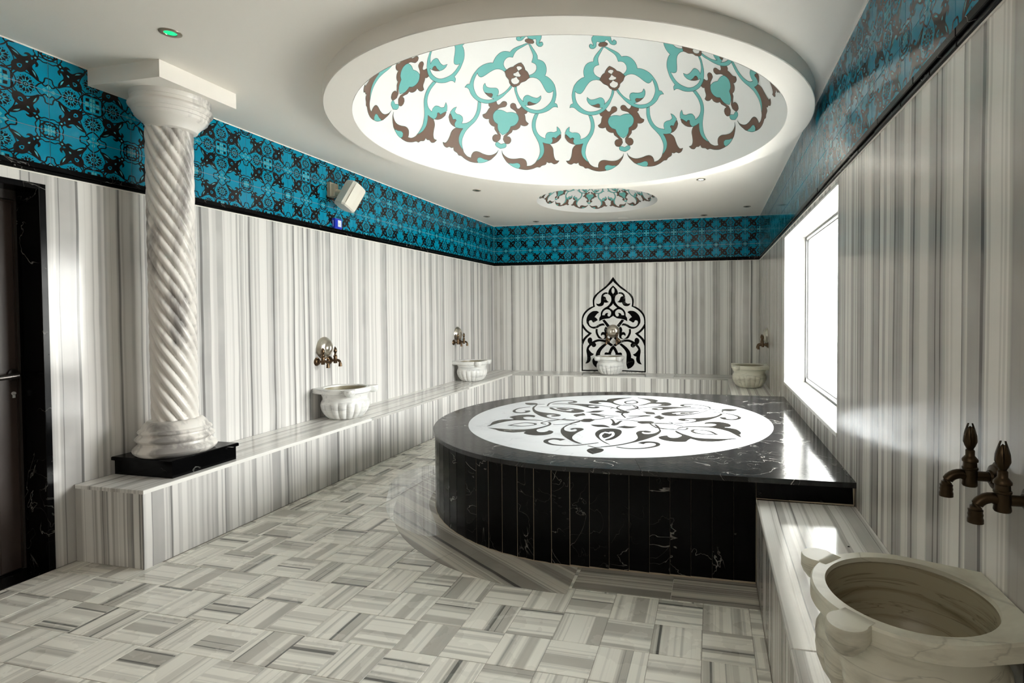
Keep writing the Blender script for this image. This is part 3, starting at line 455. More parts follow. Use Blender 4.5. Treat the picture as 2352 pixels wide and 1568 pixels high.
for row in range(3):
    zc = ZJ + ST / 2 - row * ST
    for k in range(20): put_tile(wall_back, 'B', k, row, XL + (k + .5) * ST * (XR - XL) / (20 * ST), zc)
    for j in range(1, 50):
        put_tile(wall_left, 'L', -j, row, YB - (j - .5) * ST, zc)
        put_tile(wall_right, 'R', -j, row, YB - (j - .5) * ST, zc)
# grout bed behind the tiles
for nm, par, bx in (('grout_bed', wall_left, (XL - SL, YF, 2.25, XL - .003, YB, ZC)), ('grout_bed', wall_right, (XR + .003, YF, 2.25, XR + SL, YB, ZC)), ('grout_bed', wall_back, (XL, YB + .003, 2.25, XR, YB + SL, ZC))):
    b = MB(); b.box(*bx); link(nm, b.mesh('grout_bed', M_grout), par)
# black stone trim under the frieze, in short lengths, two steps
def trim(nm, wall, a, b_):
    root = link(nm, None, kind='structure'); root.empty_display_size = .1
    for lay, (z0, z1, pr) in enumerate(((ZT, ZT + .020, .012), (ZT + .021, ZT + .050, .022))):
        u = a
        while u < b_ - .01:
            L = random.choice((.28, .34, .42, .20)); v = min(b_, u + L); m = MB(); p = pr + random.uniform(-.0015, .0015); h = (v - u) / 2 - .0008
            if wall == 'L': m.cham(0, -h, 0, p, h, z1 - z0, .003, 'x', 1); loc = (XL, (u + v) / 2, z0)
            if wall == 'R': m.cham(-p, -h, 0, 0, h, z1 - z0, .003, 'x', -1); loc = (XR, (u + v) / 2, z0)
            if wall == 'B': m.cham(-h, -p, 0, h, 0, z1 - z0, .003, 'y', -1); loc = ((u + v) / 2, YB, z0)
            link('trim_piece', m.mesh('trim_piece', M_black), root, loc); u = v
trim('trim_1', 'L', YF, YB); trim('trim_2', 'B', XL, XR); trim('trim_3', 'R', YF, YB)

# thin white beads: caulk under the ceiling, filler under the black trim
m = MB()
for z in (ZC - .003, ZT - .002):
    q = .004
    m.box(XL - .001, YF, z - q, XL + q, YB, z + q * .7); m.box(XL, YB - q, z - q, XR, YB + .001, z + q * .7); m.box(XR - q, YF, z - q, XR + .001, YB, z + q * .7)
link('trim_4', m.mesh('white_bead', M_plaster), kind='structure')
# ------------------------------------------------------------------ floor
SF, FX, FY = .2171, -1.9929, 1.8176
fb = MB(); fb.box(XL - .3, YF - T, -.12, XR + .3, YB + T, -.003)
floor = link('floor', fb.mesh('floor', M_groutf), kind='structure')
PX, PY, PR, ZP, PFR = -.7835, 4.3453, 1.4288, .5734, 2.95
BX0, BXL, BYB, BXR, BYE = XL, -3.1145, 8.119, .229, 2.364
def covered(x, y):
    if x > -.7 and 2.70 < y < 6.2: return True
    return math.hypot(x - PX, y - PY) < PR + .16
tiles = []
ftm = {}
def floor_tile(x0, x1, y0, y1, along_y):
    w, h = x1 - x0, y1 - y0
    key = (round(w, 3), round(h, 3), along_y)
    if key not in ftm:
        b = MB(); g = .0010
        if along_y: b.cham(-w / 2 + g, -h / 2 + g, -.010, w / 2 - g, h / 2 - g, 0, .0010)
        else: b.cham(-h / 2 + g, -w / 2 + g, -.010, h / 2 - g, w / 2 - g, 0, .0010)
        ftm[key] = b.mesh('floor_tile', M_floor)
    return ftm[key]
for i in range(-9, 13):
    for j in range(-19, 31):
        x0 = FX + i * SF; y0 = FY + j * SF; x1_, y1_ = x0 + SF, y0 + SF
        xm = XL if y0 + SF / 2 < BYE else BXL
        x0 = max(x0, xm); x1_ = min(x1_, BXR + .003); y0 = max(y0, YF); y1_ = min(y1_, BYB)
        if x1_ - x0 < .02 or y1_ - y0 < .02: continue
        xc, yc = (x0 + x1_) / 2, (y0 + y1_) / 2
        if covered(xc, yc) and all(covered(a, b) for a in (x0, x1_) for b in (y0, y1_)): continue
        vis = yc > 1.35 and not (xc > -1.0 and 2.7 < yc < 6.0)
        d = math.hypot(xc, yc) if vis else 50 + math.hypot(xc, yc)
        tiles.append((d, xc, yc, x0, x1_, y0, y1_, (i + j) % 2 == 0))
tiles.sort()
for t in tiles[:290]:
    d, xc, yc, x0, x1_, y0, y1_, al = t
    link('floor_tile', floor_tile(x0, x1_, y0, y1_, al), floor, (xc, yc, random.uniform(-.0006, .0002)), (0, 0, (0 if al else PI / 2) + random.choice((0, PI))))
b = [MB(), MB()]
for t in tiles[290:]:
    d, xc, yc, x0, x1_, y0, y1_, al = t; g = .001
    b[0 if al else 1].cham(x0 + g, y0 + g, -.010, x1_ - g, y1_ - g, 0, .001)
for k in range(2):
    link('distant_floor_tiles', b[k].mesh('distant_floor_tiles', striped('floor_marble_far_%d' % k, 'XY'[k], white=(.84, .82, .75), grey=(.44, .43, .39), dark=(.13, .13, .12), bf=7.5, lf=32, rough=.26, bandpos=.525, linepos=.605, warp=.004, rnd=False, cell=(FX, FY, SF))), floor, kind='stuff')
# stone border round the platform
def sector(r0, r1, a0, a1, z0, z1, n=10):
    return [(PX + r1 * math.cos(a0 + (a1 - a0) * k / n), PY + r1 * math.sin(a0 + (a1 - a0) * k / n)) for k in range(n + 1)] + [(PX + r0 * math.cos(a1 + (a0 - a1) * k / n), PY + r0 * math.sin(a1 + (a0 - a1) * k / n)) for k in range(n + 1)]
A0, A1 = math.radians(95), math.radians(272)
for (r0, r1, n, sh) in ((PR - .03, PR + .135, 7, 0), (PR + .137, PR + .285, 6, .12)):
    for k in range(n):
        a0 = A0 + (A1 - A0) * k / n + .0008; a1 = A0 + (A1 - A0) * (k + 1) / n - .0008
        m = MB(); m.prism(sector(r0, r1, a0, a1, 0, 0), -.008, .0018); link('border_stone', m.mesh('border_stone', M_border), floor)
for (y0, y1) in ((2.695, 2.832), (2.834, 2.975)):
    for (x0, x1_) in ((PX + .07, -.2), (-.198, BXR + .002)):
        m = MB(); m.cham(x0 - (x0 + x1_) / 2, y0 - (y0 + y1) / 2, -.010, x1_ - (x0 + x1_) / 2, y1 - (y0 + y1) / 2, .0016, .001); link('border_stone', m.mesh('border_stone', M_border_x), floor, ((x0 + x1_) / 2, (y0 + y1) / 2, 0))

# ------------------------------------------------------------------ ceiling and domes
DCX, DCY, DR1, DR0, DH = -1.07, 4.128, 1.76, 1.585, 1.28
SCX, SCY, SR, SH = -1.491, 7.047, .80, .45
def circ(cx, cy, r, n): return [(cx + r * math.cos(2 * PI * k / n), cy + r * math.sin(2 * PI * k / n)) for k in range(n)]
m = MB(); m.prism([(XL - .2, YF - T), (XR + .2, YF - T), (XR + .2, YB + T), (XL - .2, YB + T)], ZC, ZC + .08, holes=[circ(DCX, DCY, 1.70, 96), circ(SCX, SCY, SR, 96)])
ceiling = link('ceiling', m.mesh('ceiling', M_plaster), kind='structure')
def dome_params(R, H): Rs = (R * R + H * H) / 2 / H; return Rs, (math.asin(R / Rs) if H <= Rs else PI - math.asin(R / Rs))
def dome_shell(cx, cy, R, H, z0, nr=40, n=128):
    Rs, pm = dome_params(R, H); cz = z0 + H - Rs; m = MB()
    m.lathe([(Rs * math.sin(pm * (1 - k / nr)), cz + Rs * math.cos(pm * (1 - k / nr))) for k in range(nr + 1)], n, (cx, cy, 0))
    return m, Rs, pm, cz
TR = json.loads(TRACE)
def motif_mesh(R, H, off=.0015, asp=1.0, lim=.07, ow=.0035):
    Rs, pm = dome_params(R, H); m = MB()
    def P3(a, p, d): r = Rs - off - d; ph = p * pm; t = math.radians(a) * asp * .962; return Vector((r * math.sin(ph) * math.cos(t), r * math.sin(ph) * math.sin(t), r * math.cos(ph)))
    lay = 0
    for col, pts in TR['dome']:
        mi = {'t': 0, 'b': 1, 'b2': 1}[col]; lay += 1
        for sg in (1, -1):
            d = lay * .00005 + (.0008 if col == 'b2' else 0)
            L = smooth_poly([(a * sg / 60, p) for a, p in pts], 4, 45)
            tri = tessellate_polygon([[Vector((p[0], p[1], 0)) for p in L]])
            st = [[tuple(L[i]) for i in t] for t in tri]
            while st:
                t = st.pop(); q = [P3(p[0] * 60, p[1], d) for p in t]; e = [(q[1] - q[0]).length, (q[2] - q[1]).length, (q[0] - q[2]).length]
                k = e.index(max(e))
                if e[k] > lim:
                    a, b_, c = t[k], t[(k + 1) % 3], t[(k + 2) % 3]; h = ((a[0] + b_[0]) / 2, (a[1] + b_[1]) / 2); st += [[a, h, c], [h, b_, c]]
                else: m.add(q, [(0, 1, 2)], mi)
            # thin dark outline, a painted ribbon along the edge
            E = [P3(p[0] * 60, p[1], d + .0003) for p in L]; n_ = len(E)
            for i in range(n_):
                a, b_ = E[i], E[(i + 1) % n_]
                if (b_ - a).length < 1e-5: continue
                if pts[0][0] == 0 and abs(L[i][0]) < 1e-4 and abs(L[(i + 1) % n_][0]) < 1e-4: continue
                s = (b_ - a).normalized().cross(a.normalized()) * ow / 2; m.add([a - s, b_ - s, b_ + s, a + s], [(0, 1, 2, 3)], 2)
    return m.mesh('painted_motif', [M_teal, M_brown, M_outline], recalc=False)
# large dome with its dropped ring
Z0 = ZC - .10
dome = thing('ceiling_dome', 'large white ceiling dome with teal and brown painted arabesques inside a dropped round rim', 'dome', (DCX, DCY, 0))
ms, Rs, pm, cz = dome_shell(0, 0, DR0, DH, Z0)
link('dome_shell', ms.mesh('dome_shell', M_domep, 40), dome)
m = MB(); m.lathe([(DR1, ZC + .002), (DR1, Z0 + .004), (DR1 - .004, Z0), (DR0 + .004, Z0), (DR0, Z0 + .003)], 160); link('rim', m.mesh('dome_rim', M_plaster, 35), dome)
mm = motif_mesh(DR0, DH)
for k in range(7): link('painted_motif', mm, dome, (0, 0, cz), (0, 0, math.radians(82.7 + k * 360 / 7)))
sd = thing('small_ceiling_dome', 'small shallow white dome with painted arabesques sunk in the ceiling beyond the large dome', 'dome', (SCX, SCY, 0))
ms, Rs, pm, cz = dome_shell(0, 0, SR, SH, ZC, 24, 96)
link('dome_shell', ms.mesh('small_dome_shell', M_domep, 40), sd)
mm2 = motif_mesh(SR, SH, .001, 7 / 8, .05, .003)
for k in range(8): link('painted_motif', mm2, sd, (0, 0, cz), (0, 0, math.radians(111.2 + k * 45)))

m = MB(); m.box(xo, YF - T, ZROOF, x1, YB + SL + T, ZROOF + .1); link('light_seal_roof', m.mesh('light_seal_roof', M_plaster), kind='structure')  # unseen slab added to keep sky light from leaking round the domes
# ------------------------------------------------------------------ window
win = link('window_1', None, kind='structure'); win.empty_display_size = .1
y0, y1, z0, z1 = WIN; xg = XR + .20
def part(nm, mats, fn, parent, smooth=None, loc=(0, 0, 0)):
    m = MB(); fn(m); return link(nm, m.mesh(nm, mats, smooth), parent, loc)
part('sill', M_nichew, lambda m: m.cham(XR - .004, y0 + .002, z0 - .02, xg, y1 - .002, z0 + .006, .003), win)
part('reveal', M_nichew, lambda m: m.box(XR, y1 - .014, z0, xg, y1 + .004, z1), win)
part('reveal', M_nichew, lambda m: m.box(XR, y0 - .004, z0, xg, y0 + .014, z1), win)
part('reveal', M_nichew, lambda m: m.box(XR, y0, z1 - .014, xg, y1, z1 + .004), win)
part('window_frame', M_frame, lambda m: (m.box(xg, y0, z0, xg + .06, y0 + .05, z1), m.box(xg, y1 - .06, z0, xg + .06, y1, z1), m.box(xg, y0, z0, xg + .06, y1, z0 + .05), m.box(xg, y0, z1 - .05, xg + .06, y1, z1)), win)
part('gasket', M_gasket, lambda m: (m.box(xg + .005, y1 - .068, z0 + .05, xg + .02, y1 - .06, z1 - .05), m.box(xg + .005, y0 + .05, z0 + .05, xg + .02, y0 + .058, z1 - .05), m.box(xg + .005, y0 + .05, z0 + .05, xg + .02, y1 - .06, z0 + .058), m.box(xg + .005, y0 + .05, z1 - .058, xg + .02, y1 - .06, z1 - .05)), win)
part('gasket', M_gasket, lambda m: (m.box(xg - .004, y1 - .026, z0 + .006, xg + .002, y1 - .014, z1 - .014), m.box(xg - .004, y0 + .014, z0 + .006, xg + .002, y0 + .026, z1 - .014), m.box(xg - .004, y0 + .014, z0 + .006, xg + .002, y1 - .014, z0 + .018), m.box(xg - .004, y0 + .014, z1 - .028, xg + .002, y1 - .014, z1 - .014)), win)
part('pane', M_glass, lambda m: m.box(xg + .03, y0 + .045, z0 + .045, xg + .034, y1 - .055, z1 - .045), win)
g = MB(); g.box(XR + .4, -6, -.5, 30, 20, -.35); o = link('ground', g.mesh('ground', M_pave), kind='structure')

# ------------------------------------------------------------------ door
dr = link('door_1', None, kind='structure'); dr.empty_display_size = .1
dy0, dy1, dz = DOOR; xd = XL - .17
part('architrave', M_black, lambda m: (m.cham(xd, dy1 - .02, 0, XL + .004, dy1 + .012, dz + .012, .002, 'x', 1), m.cham(xd, dy0 - .012, 0, XL + .004, dy0 + .02, dz + .012, .002, 'x', 1), m.cham(xd, dy0 + .02, dz - .02, XL + .004, dy1 - .02, dz + .012, .002, 'x', 1)), dr)
part('door_frame', M_doorf, lambda m: (m.box(xd - .06, dy1 - .024, 0, xd - .008, dy1, dz), m.box(xd - .06, dy0, 0, xd, dy0 + .07, dz), m.box(xd - .06, dy0 + .07, dz - .07, xd, dy1 - .024, dz)), dr)
def leaf(m):
    x = xd - .012; m.box(x - .045, dy0 + .074, .008, x, dy1 - .026, dz - .075)
    m.cham(x - .002, dy1 - .13, .012, x + .008, dy1 - .036, dz - .085, .004, 'x', 1); m.cham(x - .002, dy0 + .076, .012, x + .008, dy0 + .18, dz - .10, .004, 'x', 1)
    m.cham(x - .002, dy0 + .18, dz - .20, x + .008, dy1 - .13, dz - .085, .004, 'x', 1); m.cham(x - .002, dy0 + .18, .012, x + .008, dy1 - .13, .16, .004, 'x', 1)
lf = part('door_leaf', M_door, leaf, dr)
part('light_seal_panel', M_doorf, lambda m: m.box(xd - .09, dy0 - .05, -.02, xd - .064, dy1 + .05, dz + .05), dr)  # added behind the leaf to block daylight through the door gap
part('threshold', M_black, lambda m: m.box(xd - .06, dy0 + .02, -.01, XL + .002, dy1 - .02, .004), dr)
hx = xd - .004; hy = dy1 - .056
def handle(m):
    m.prism([(.026 * math.cos(a) * (1 if abs(math.cos(a)) < 2 else 1), .026 * math.sin(a)) for a in [2 * PI * k / 20 for k in range(20)]], 0, .012)
    m.xf(lambda p: (hx + p.z, hy + p.x, 1.108 + p.y * 1.3))
    m.tube([(hx + .008, hy, 1.105), (hx + .04, hy, 1.105), (hx + .050, hy - .008, 1.106), (hx + .050, hy - .06, 1.102), (hx + .044, hy - .125, 1.098)], [.014, .014, .016, .015, .013], 12)
part('door_handle', M_handle, handle, lf, 40)
part('lock_cylinder', M_frame, lambda m: (m.lathe([(0, .006), (.009, .006), (.010, 0)], 16, (hx, hy + .002, 1.005), 'x'), m.box(hx, hy - .003, .98, hx + .006, hy + .007, 1.0)), lf)
# ================================================================== benches
def bench(nm, label, x0, x1, y0, y1, axis, front, step, ends=(), top_parts=2, tm=None, side=None):
    """axis: long direction; front: '+x','-x','-y' side carrying the upright slabs"""
    t = thing(nm, label, 'bench', ((x0 + x1) / 2, (y0 + y1) / 2, 0)); cx, cy = (x0 + x1) / 2, (y0 + y1) / 2
    OV = .010; core = MB(); c = .014
    ax0 = x0 + (c if front == '-x' else 0); ax1 = x1 - (c if front == '+x' else 0); ay0 = y0 + (c if (front == '-y' or '-y' in ends) else 0)
    core.box(ax0 - cx, ay0 - cy, 0, ax1 - cx, y1 - cy, ZB - .024); link('core', core.mesh('bench_core', M_groutw), t)
    # upright slabs
    a, b_ = (y0, y1) if axis == 'y' else (x0, x1); n = max(1, round((b_ - a) / step)); d = (b_ - a) / n; h = (ZB - .022) / 2
    for i in range(n):
        m = MB(); u0, u1 = a + i * d, a + (i + 1) * d; w = (u1 - u0) / 2 - .0006
        if front == '+x': m.cham(-c, -w, -h, -OV / 2, w, h, .0012, 'x', 1); loc = (x1 - cx, (u0 + u1) / 2 - cy, h)
        if front == '-x': m.cham(OV / 2, -w, -h, c, w, h, .0012, 'x', -1); loc = (x0 - cx, (u0 + u1) / 2 - cy, h)
        if front == '-y': m.cham(-w, OV / 2, -h, w, c, h, .0012, 'y', -1); loc = ((u0 + u1) / 2 - cx, y0 - cy, h)
        link('front_slab', m.mesh('front_slab', (M_wall_r if front == '-x' else M_wall_lr) if axis == 'y' else M_wall_b), t, loc)
    if '-y' in ends:
        m = MB(); w = (x1 - x0) / 2 - .005; m.cham(-w, OV / 2, -h, w, c, h, .0012, 'y', -1); link('end_slab', m.mesh('end_slab', M_wall_b), t, (-.002, y0 - cy, h))
    n = top_parts; d = (b_ - a) / n
    for i in range(n):
        m = MB(); g = .0007
        if axis == 'y': m.cham(x0 - cx, -d / 2 + g, -.022, x1 - cx, d / 2 - g, 0, .003); loc = (0, a + (i + .5) * d - cy, ZB)
        else: m.cham(-d / 2 + g, y0 - cy, -.022, d / 2 - g, y1 - cy, 0, .003); loc = (a + (i + .5) * d - cx, 0, ZB)
        link('top_slab', m.mesh('bench_top_slab', tm), t, loc)
    return t
bench('marble_bench', 'long striped marble bench along the left wall, carrying the twisted column', XL, BXL, BYE, YB, 'y', '+x', .60, ('-y',), 3, M_bench_top_y)
bench('marble_bench', 'striped marble bench under the black and white arch panel on the far wall', BXL, XR, BYB, YB, 'x', '-y', .60, (), 3, M_bench_top_x)
bench('marble_bench', 'short marble bench in the far right corner behind the black platform', BXR, XR, PY + PR, BYB, 'y', '-x', .6, (), 1, M_bench_top_y)
bench('marble_bench', 'near marble bench along the right wall below the window reflection, in front of the platform', BXR, XR, YF, PFR, 'y', '-x', .7, (), 4, M_bench_top_y)

# ================================================================== heated stone platform
pf = thing('heated_stone_platform', 'big round-fronted black marble platform topped with a white inlaid disc', 'platform', (PX, PY, 0))
YB2 = PY + PR
def outline(a):
    """platform slab outline radius in direction a (from the circle's centre)"""
    c, s = math.cos(a), math.sin(a)
    if c <= 0: return PR
    x1 = XR - PX; r = x1 / c
    yf = (-PR + (PFR - (PY - PR)) * min(1, max(0, 1)))  # front edge drifts slightly
    if s < 0: r = min(r, -PR / (s - c * (PFR - PY + PR) / x1 * 1.0) if True else r)
    else: r = min(r, PR / s) if s > 1e-6 else r
    return r
DX, DY, DR = -.744 - PX, 4.340 - PY, 1.202
def inner(a):     # distance from the circle centre to the white disc's rim in direction a
    c, s = math.cos(a), math.sin(a); b_ = c * DX + s * DY; return b_ + math.sqrt(b_ * b_ - DX * DX - DY * DY + DR * DR)
cuts = [math.radians(v) for v in (96, 177, 252, 286, 345, 398, 456)]
corners = [math.atan2(PFR - PY, XR - PX) + 2 * PI, math.atan2(YB2 - PY, XR - PX) + 2 * PI]
for i in range(len(cuts) - 1):
    a0, a1 = cuts[i] + .0006, cuts[i + 1] - .0006
    an = sorted([a0 + (a1 - a0) * k / 48 for k in range(49)] + [c for c in corners if a0 < c < a1])
    P = [(outline(a) * math.cos(a), outline(a) * math.sin(a)) for a in an] + [((inner(a) + .001) * math.cos(a), (inner(a) + .001) * math.sin(a)) for a in an[::-1]]
    m = MB(); m.prism(P, ZP - .028, ZP); link('top_slab', m.mesh('platform_top_slab', M_blacktop), pf)
m = MB(); m.prism([(DX + DR * math.cos(2 * PI * k / 128), DY + DR * math.sin(2 * PI * k / 128)) for k in range(128)], ZP - .028, ZP + .0006); link('white_disc', m.mesh('white_disc', M_disc), pf)
# core
an = [PI / 2 + PI * k / 64 for k in range(65)]; rr = PR - .0135
P = [(rr * math.cos(a), rr * math.sin(a)) for a in an] + [(BXR - PX, PFR - PY + .0135), (BXR - PX, YB2 - PY - .0135)]
m = MB(); m.prism(P, 0, ZP - .029); m.box(BXR - PX, PFR - PY + .022, ZB + .001, XR - PX, YB2 - PY - .0235, ZP - .029); link('core', m.mesh('platform_core', M_groutb), pf)
fm = MB(); fh = (ZP - .030); fm.cham(-.0536, -.018, .004, .0536, -.002, fh, .0006, 'y', -1); FM = fm.mesh('facing_slab', M_black)
da = .1095 / (PR - .02); k = 0; a = PI * 1.5 - da / 2
na = int(PI / da)
da = PI / na
for k in range(na):
    a = PI / 2 + da * (k + .5); link('facing_slab', FM, pf, ((PR - .03) * math.cos(a), (PR - .03) * math.sin(a), 0), (0, 0, a + PI / 2))
nx = 9; d = (BXR - PX) / nx; fm = MB(); fm.cham(-d / 2 + .0010, -.018, .004, d / 2 - .0010, -.002, fh, .0006, 'y', -1); FM2 = fm.mesh('facing_slab_wide', M_black)
for k in range(nx):
    x = d * (k + .5); yy = -PR + .03 + (PFR - PY + PR) * x / (XR - PX); link('facing_slab', FM2, pf, (x, yy, 0)); link('facing_slab', FM2, pf, (x, PR - .03, 0), (0, 0, PI))
m = MB(); m.cham(BXR - PX + .004, PFR - PY + .006, ZB + .004, XR - PX - .01, PFR - PY + .025, ZP - .031, .001, 'y', -1); link('facing_slab', m.mesh('facing_strip', M_black), pf)
m = MB(); m.tube([((PR - .017) * math.cos(PI / 2 + PI * k / 60), (PR - .017) * math.sin(PI / 2 + PI * k / 60), .003) for k in range(61)] + [(BXR - PX, PFR - PY + .004, .003)], .008, 6); m.tube([(BXR - PX + .003, PFR - PY + .008, .01), (BXR - PX + .003, PFR - PY + .008, ZB + .004), (XR - PX - .012, PFR - PY + .002, ZB + .005), (XR - PX - .012, PFR - PY + .002, ZP - .03)], .005, 6); link('mortar_bead', m.mesh('mortar_bead', M_groutb, 60), pf)
# inlaid ornament, three-fold
lay = 0
def inlay(P, rot):
    global lay; lay += 1; c, s = math.cos(rot), math.sin(rot)
    Q = [(DX + p[0] * c - p[1] * s, DY + p[0] * s + p[1] * c) for p in P]; m = MB(); z = ZP + .0009 + lay * .000008
    m.prism(Q, ZP, z, bot=False); link('inlay', m.mesh('inlay', M_inlay), pf)
dd = TR['disc']
def rotp(P, a): c, s = math.cos(a), math.sin(a); return [(p[0] * c - p[1] * s, p[0] * s + p[1] * c) for p in P]
for k in range(3):
    r = k * 2 * PI / 3
    for P in dd['front']: inlay(smooth_poly(P, 4, 55), r)
    for P, w0, w1 in dd['fstroke']: inlay(stroke_poly(P, w0, w1), r)
    for P in dd['lotus']: inlay(smooth_poly(P, 4, 60), r)
    for P, w0, w1 in dd['lstroke']:
        if w0 == w1: # almond ring
            L = smooth_poly(P[:-1], 4, 70); c = sum(L, Vector((0, 0))) / len(L); lay += 1
            Q = [(DX + q[0], DY + q[1]) for q in rotp(L, r)]; C2 = rotp([c], r)[0]
            H_ = [(DX + C2[0] + (q[0] - DX - C2[0]) * .80, DY + C2[1] + (q[1] - DY - C2[1]) * .66) for q in Q]
            H_ = [(DX + q[0], DY + q[1]) for q in rotp([(c[0] + (p[0] - c[0]) * .80, c[1] + (p[1] - c[1]) * .72) for p in L], r)]
            m = MB(); m.prism(Q, ZP, ZP + .0009 + lay * .000008, bot=False, holes=[H_]); link('inlay', m.mesh('inlay', M_inlay), pf)
        else: inlay(stroke_poly(P, w0, w1), r)

# ================================================================== twisted column
CXc, CYc = -3.362, 2.765
colm = thing('twisted_column', 'grey-white marble column with spiral rope shaft standing on a black plinth on the bench', 'column', (CXc, CYc, 0))
def lcol(nm, mat, fn, sm=None): m = MB(); fn(m); return link(nm, m.mesh(nm, mat, sm), colm)
px0, px1, py0, py1 = -3.625 - CXc, -3.155 - CXc, 2.565 - CYc, 3.035 - CYc
lcol('plinth', M_black, lambda m: m.box(px0 + .012, py0 + .012, ZB, px1 - .012, py1 - .012, .540))
lcol('plinth_slab', M_black, lambda m: m.cham(px0, py0, .540, px1, py1, .562, .004))
zb0 = .562
def arc(r, z0, z1, out, n=6): return [(r + out * math.sin(PI * k / n), z0 + (z1 - z0) * k / n) for k in range(n + 1)]
base = [(0, zb0), (.238, zb0)] + arc(.242, zb0 + .002, zb0 + .062, .030) + [(.236, zb0 + .066), (.233, zb0 + .080)] + arc(.236, zb0 + .084, zb0 + .120, .020) + [(.230, zb0 + .124), (.226, zb0 + .132)] + arc(.226, zb0 + .134, zb0 + .158, .012) + [(.216, zb0 + .162), (.206, zb0 + .185), (.180, zb0 + .208), (.166, zb0 + .213), (0, zb0 + .213)]
base = [(r * .815, z) for r, z in base]
lcol('base', M_column, lambda m: m.lathe(base, 72), 35)
zs0, zs1 = .765, 2.625; NS = 12; LEAD = 1.15; nth, nz = 192, 220; m = MB(); vs = []
for j in range(nz + 1):
    z = zs0 + (zs1 - zs0) * j / nz; r0 = .1245 + .001 * (z - zs0) / (zs1 - zs0)
    for i in range(nth):
        th = 2 * PI * i / nth; ph = th + 2 * PI * z / LEAD; lobe = abs(math.sin(NS * ph / 2)) ** .62
        r = r0 - .024 + .024 * lobe; vs.append((r * math.cos(th), r * math.sin(th), z))
m.add(vs, [(j * nth + i, j * nth + (i + 1) % nth, (j + 1) * nth + (i + 1) % nth, (j + 1) * nth + i) for j in range(nz) for i in range(nth)])
link('shaft', m.mesh('shaft', M_column, 60), colm)
ct = 2.807; cap_ = [(0, 2.600), (.150, 2.600), (.168, 2.606), (.176, 2.622), (.200, 2.645), (.226, 2.662), (.238, 2.672), (.242, 2.690), (.250, 2.692), (.254, 2.712), (.262, 2.714)] + arc(.262, 2.716, 2.756, .016) + [(.262, 2.760), (.262, 2.776), (.258, 2.780), (.266, 2.792), (.266, ct), (0, ct)]
cap_ = [(r * .79, z) for r, z in cap_]
lcol('capital', M_column, lambda m: m.lathe(cap_, 72), 30).location = (.018, .004, 0)
lcol('abacus', M_plaster, lambda m: m.box(XL + .001 - CXc, 2.492 - CYc, ct, -3.092 - CXc, 3.005 - CYc, ZC))

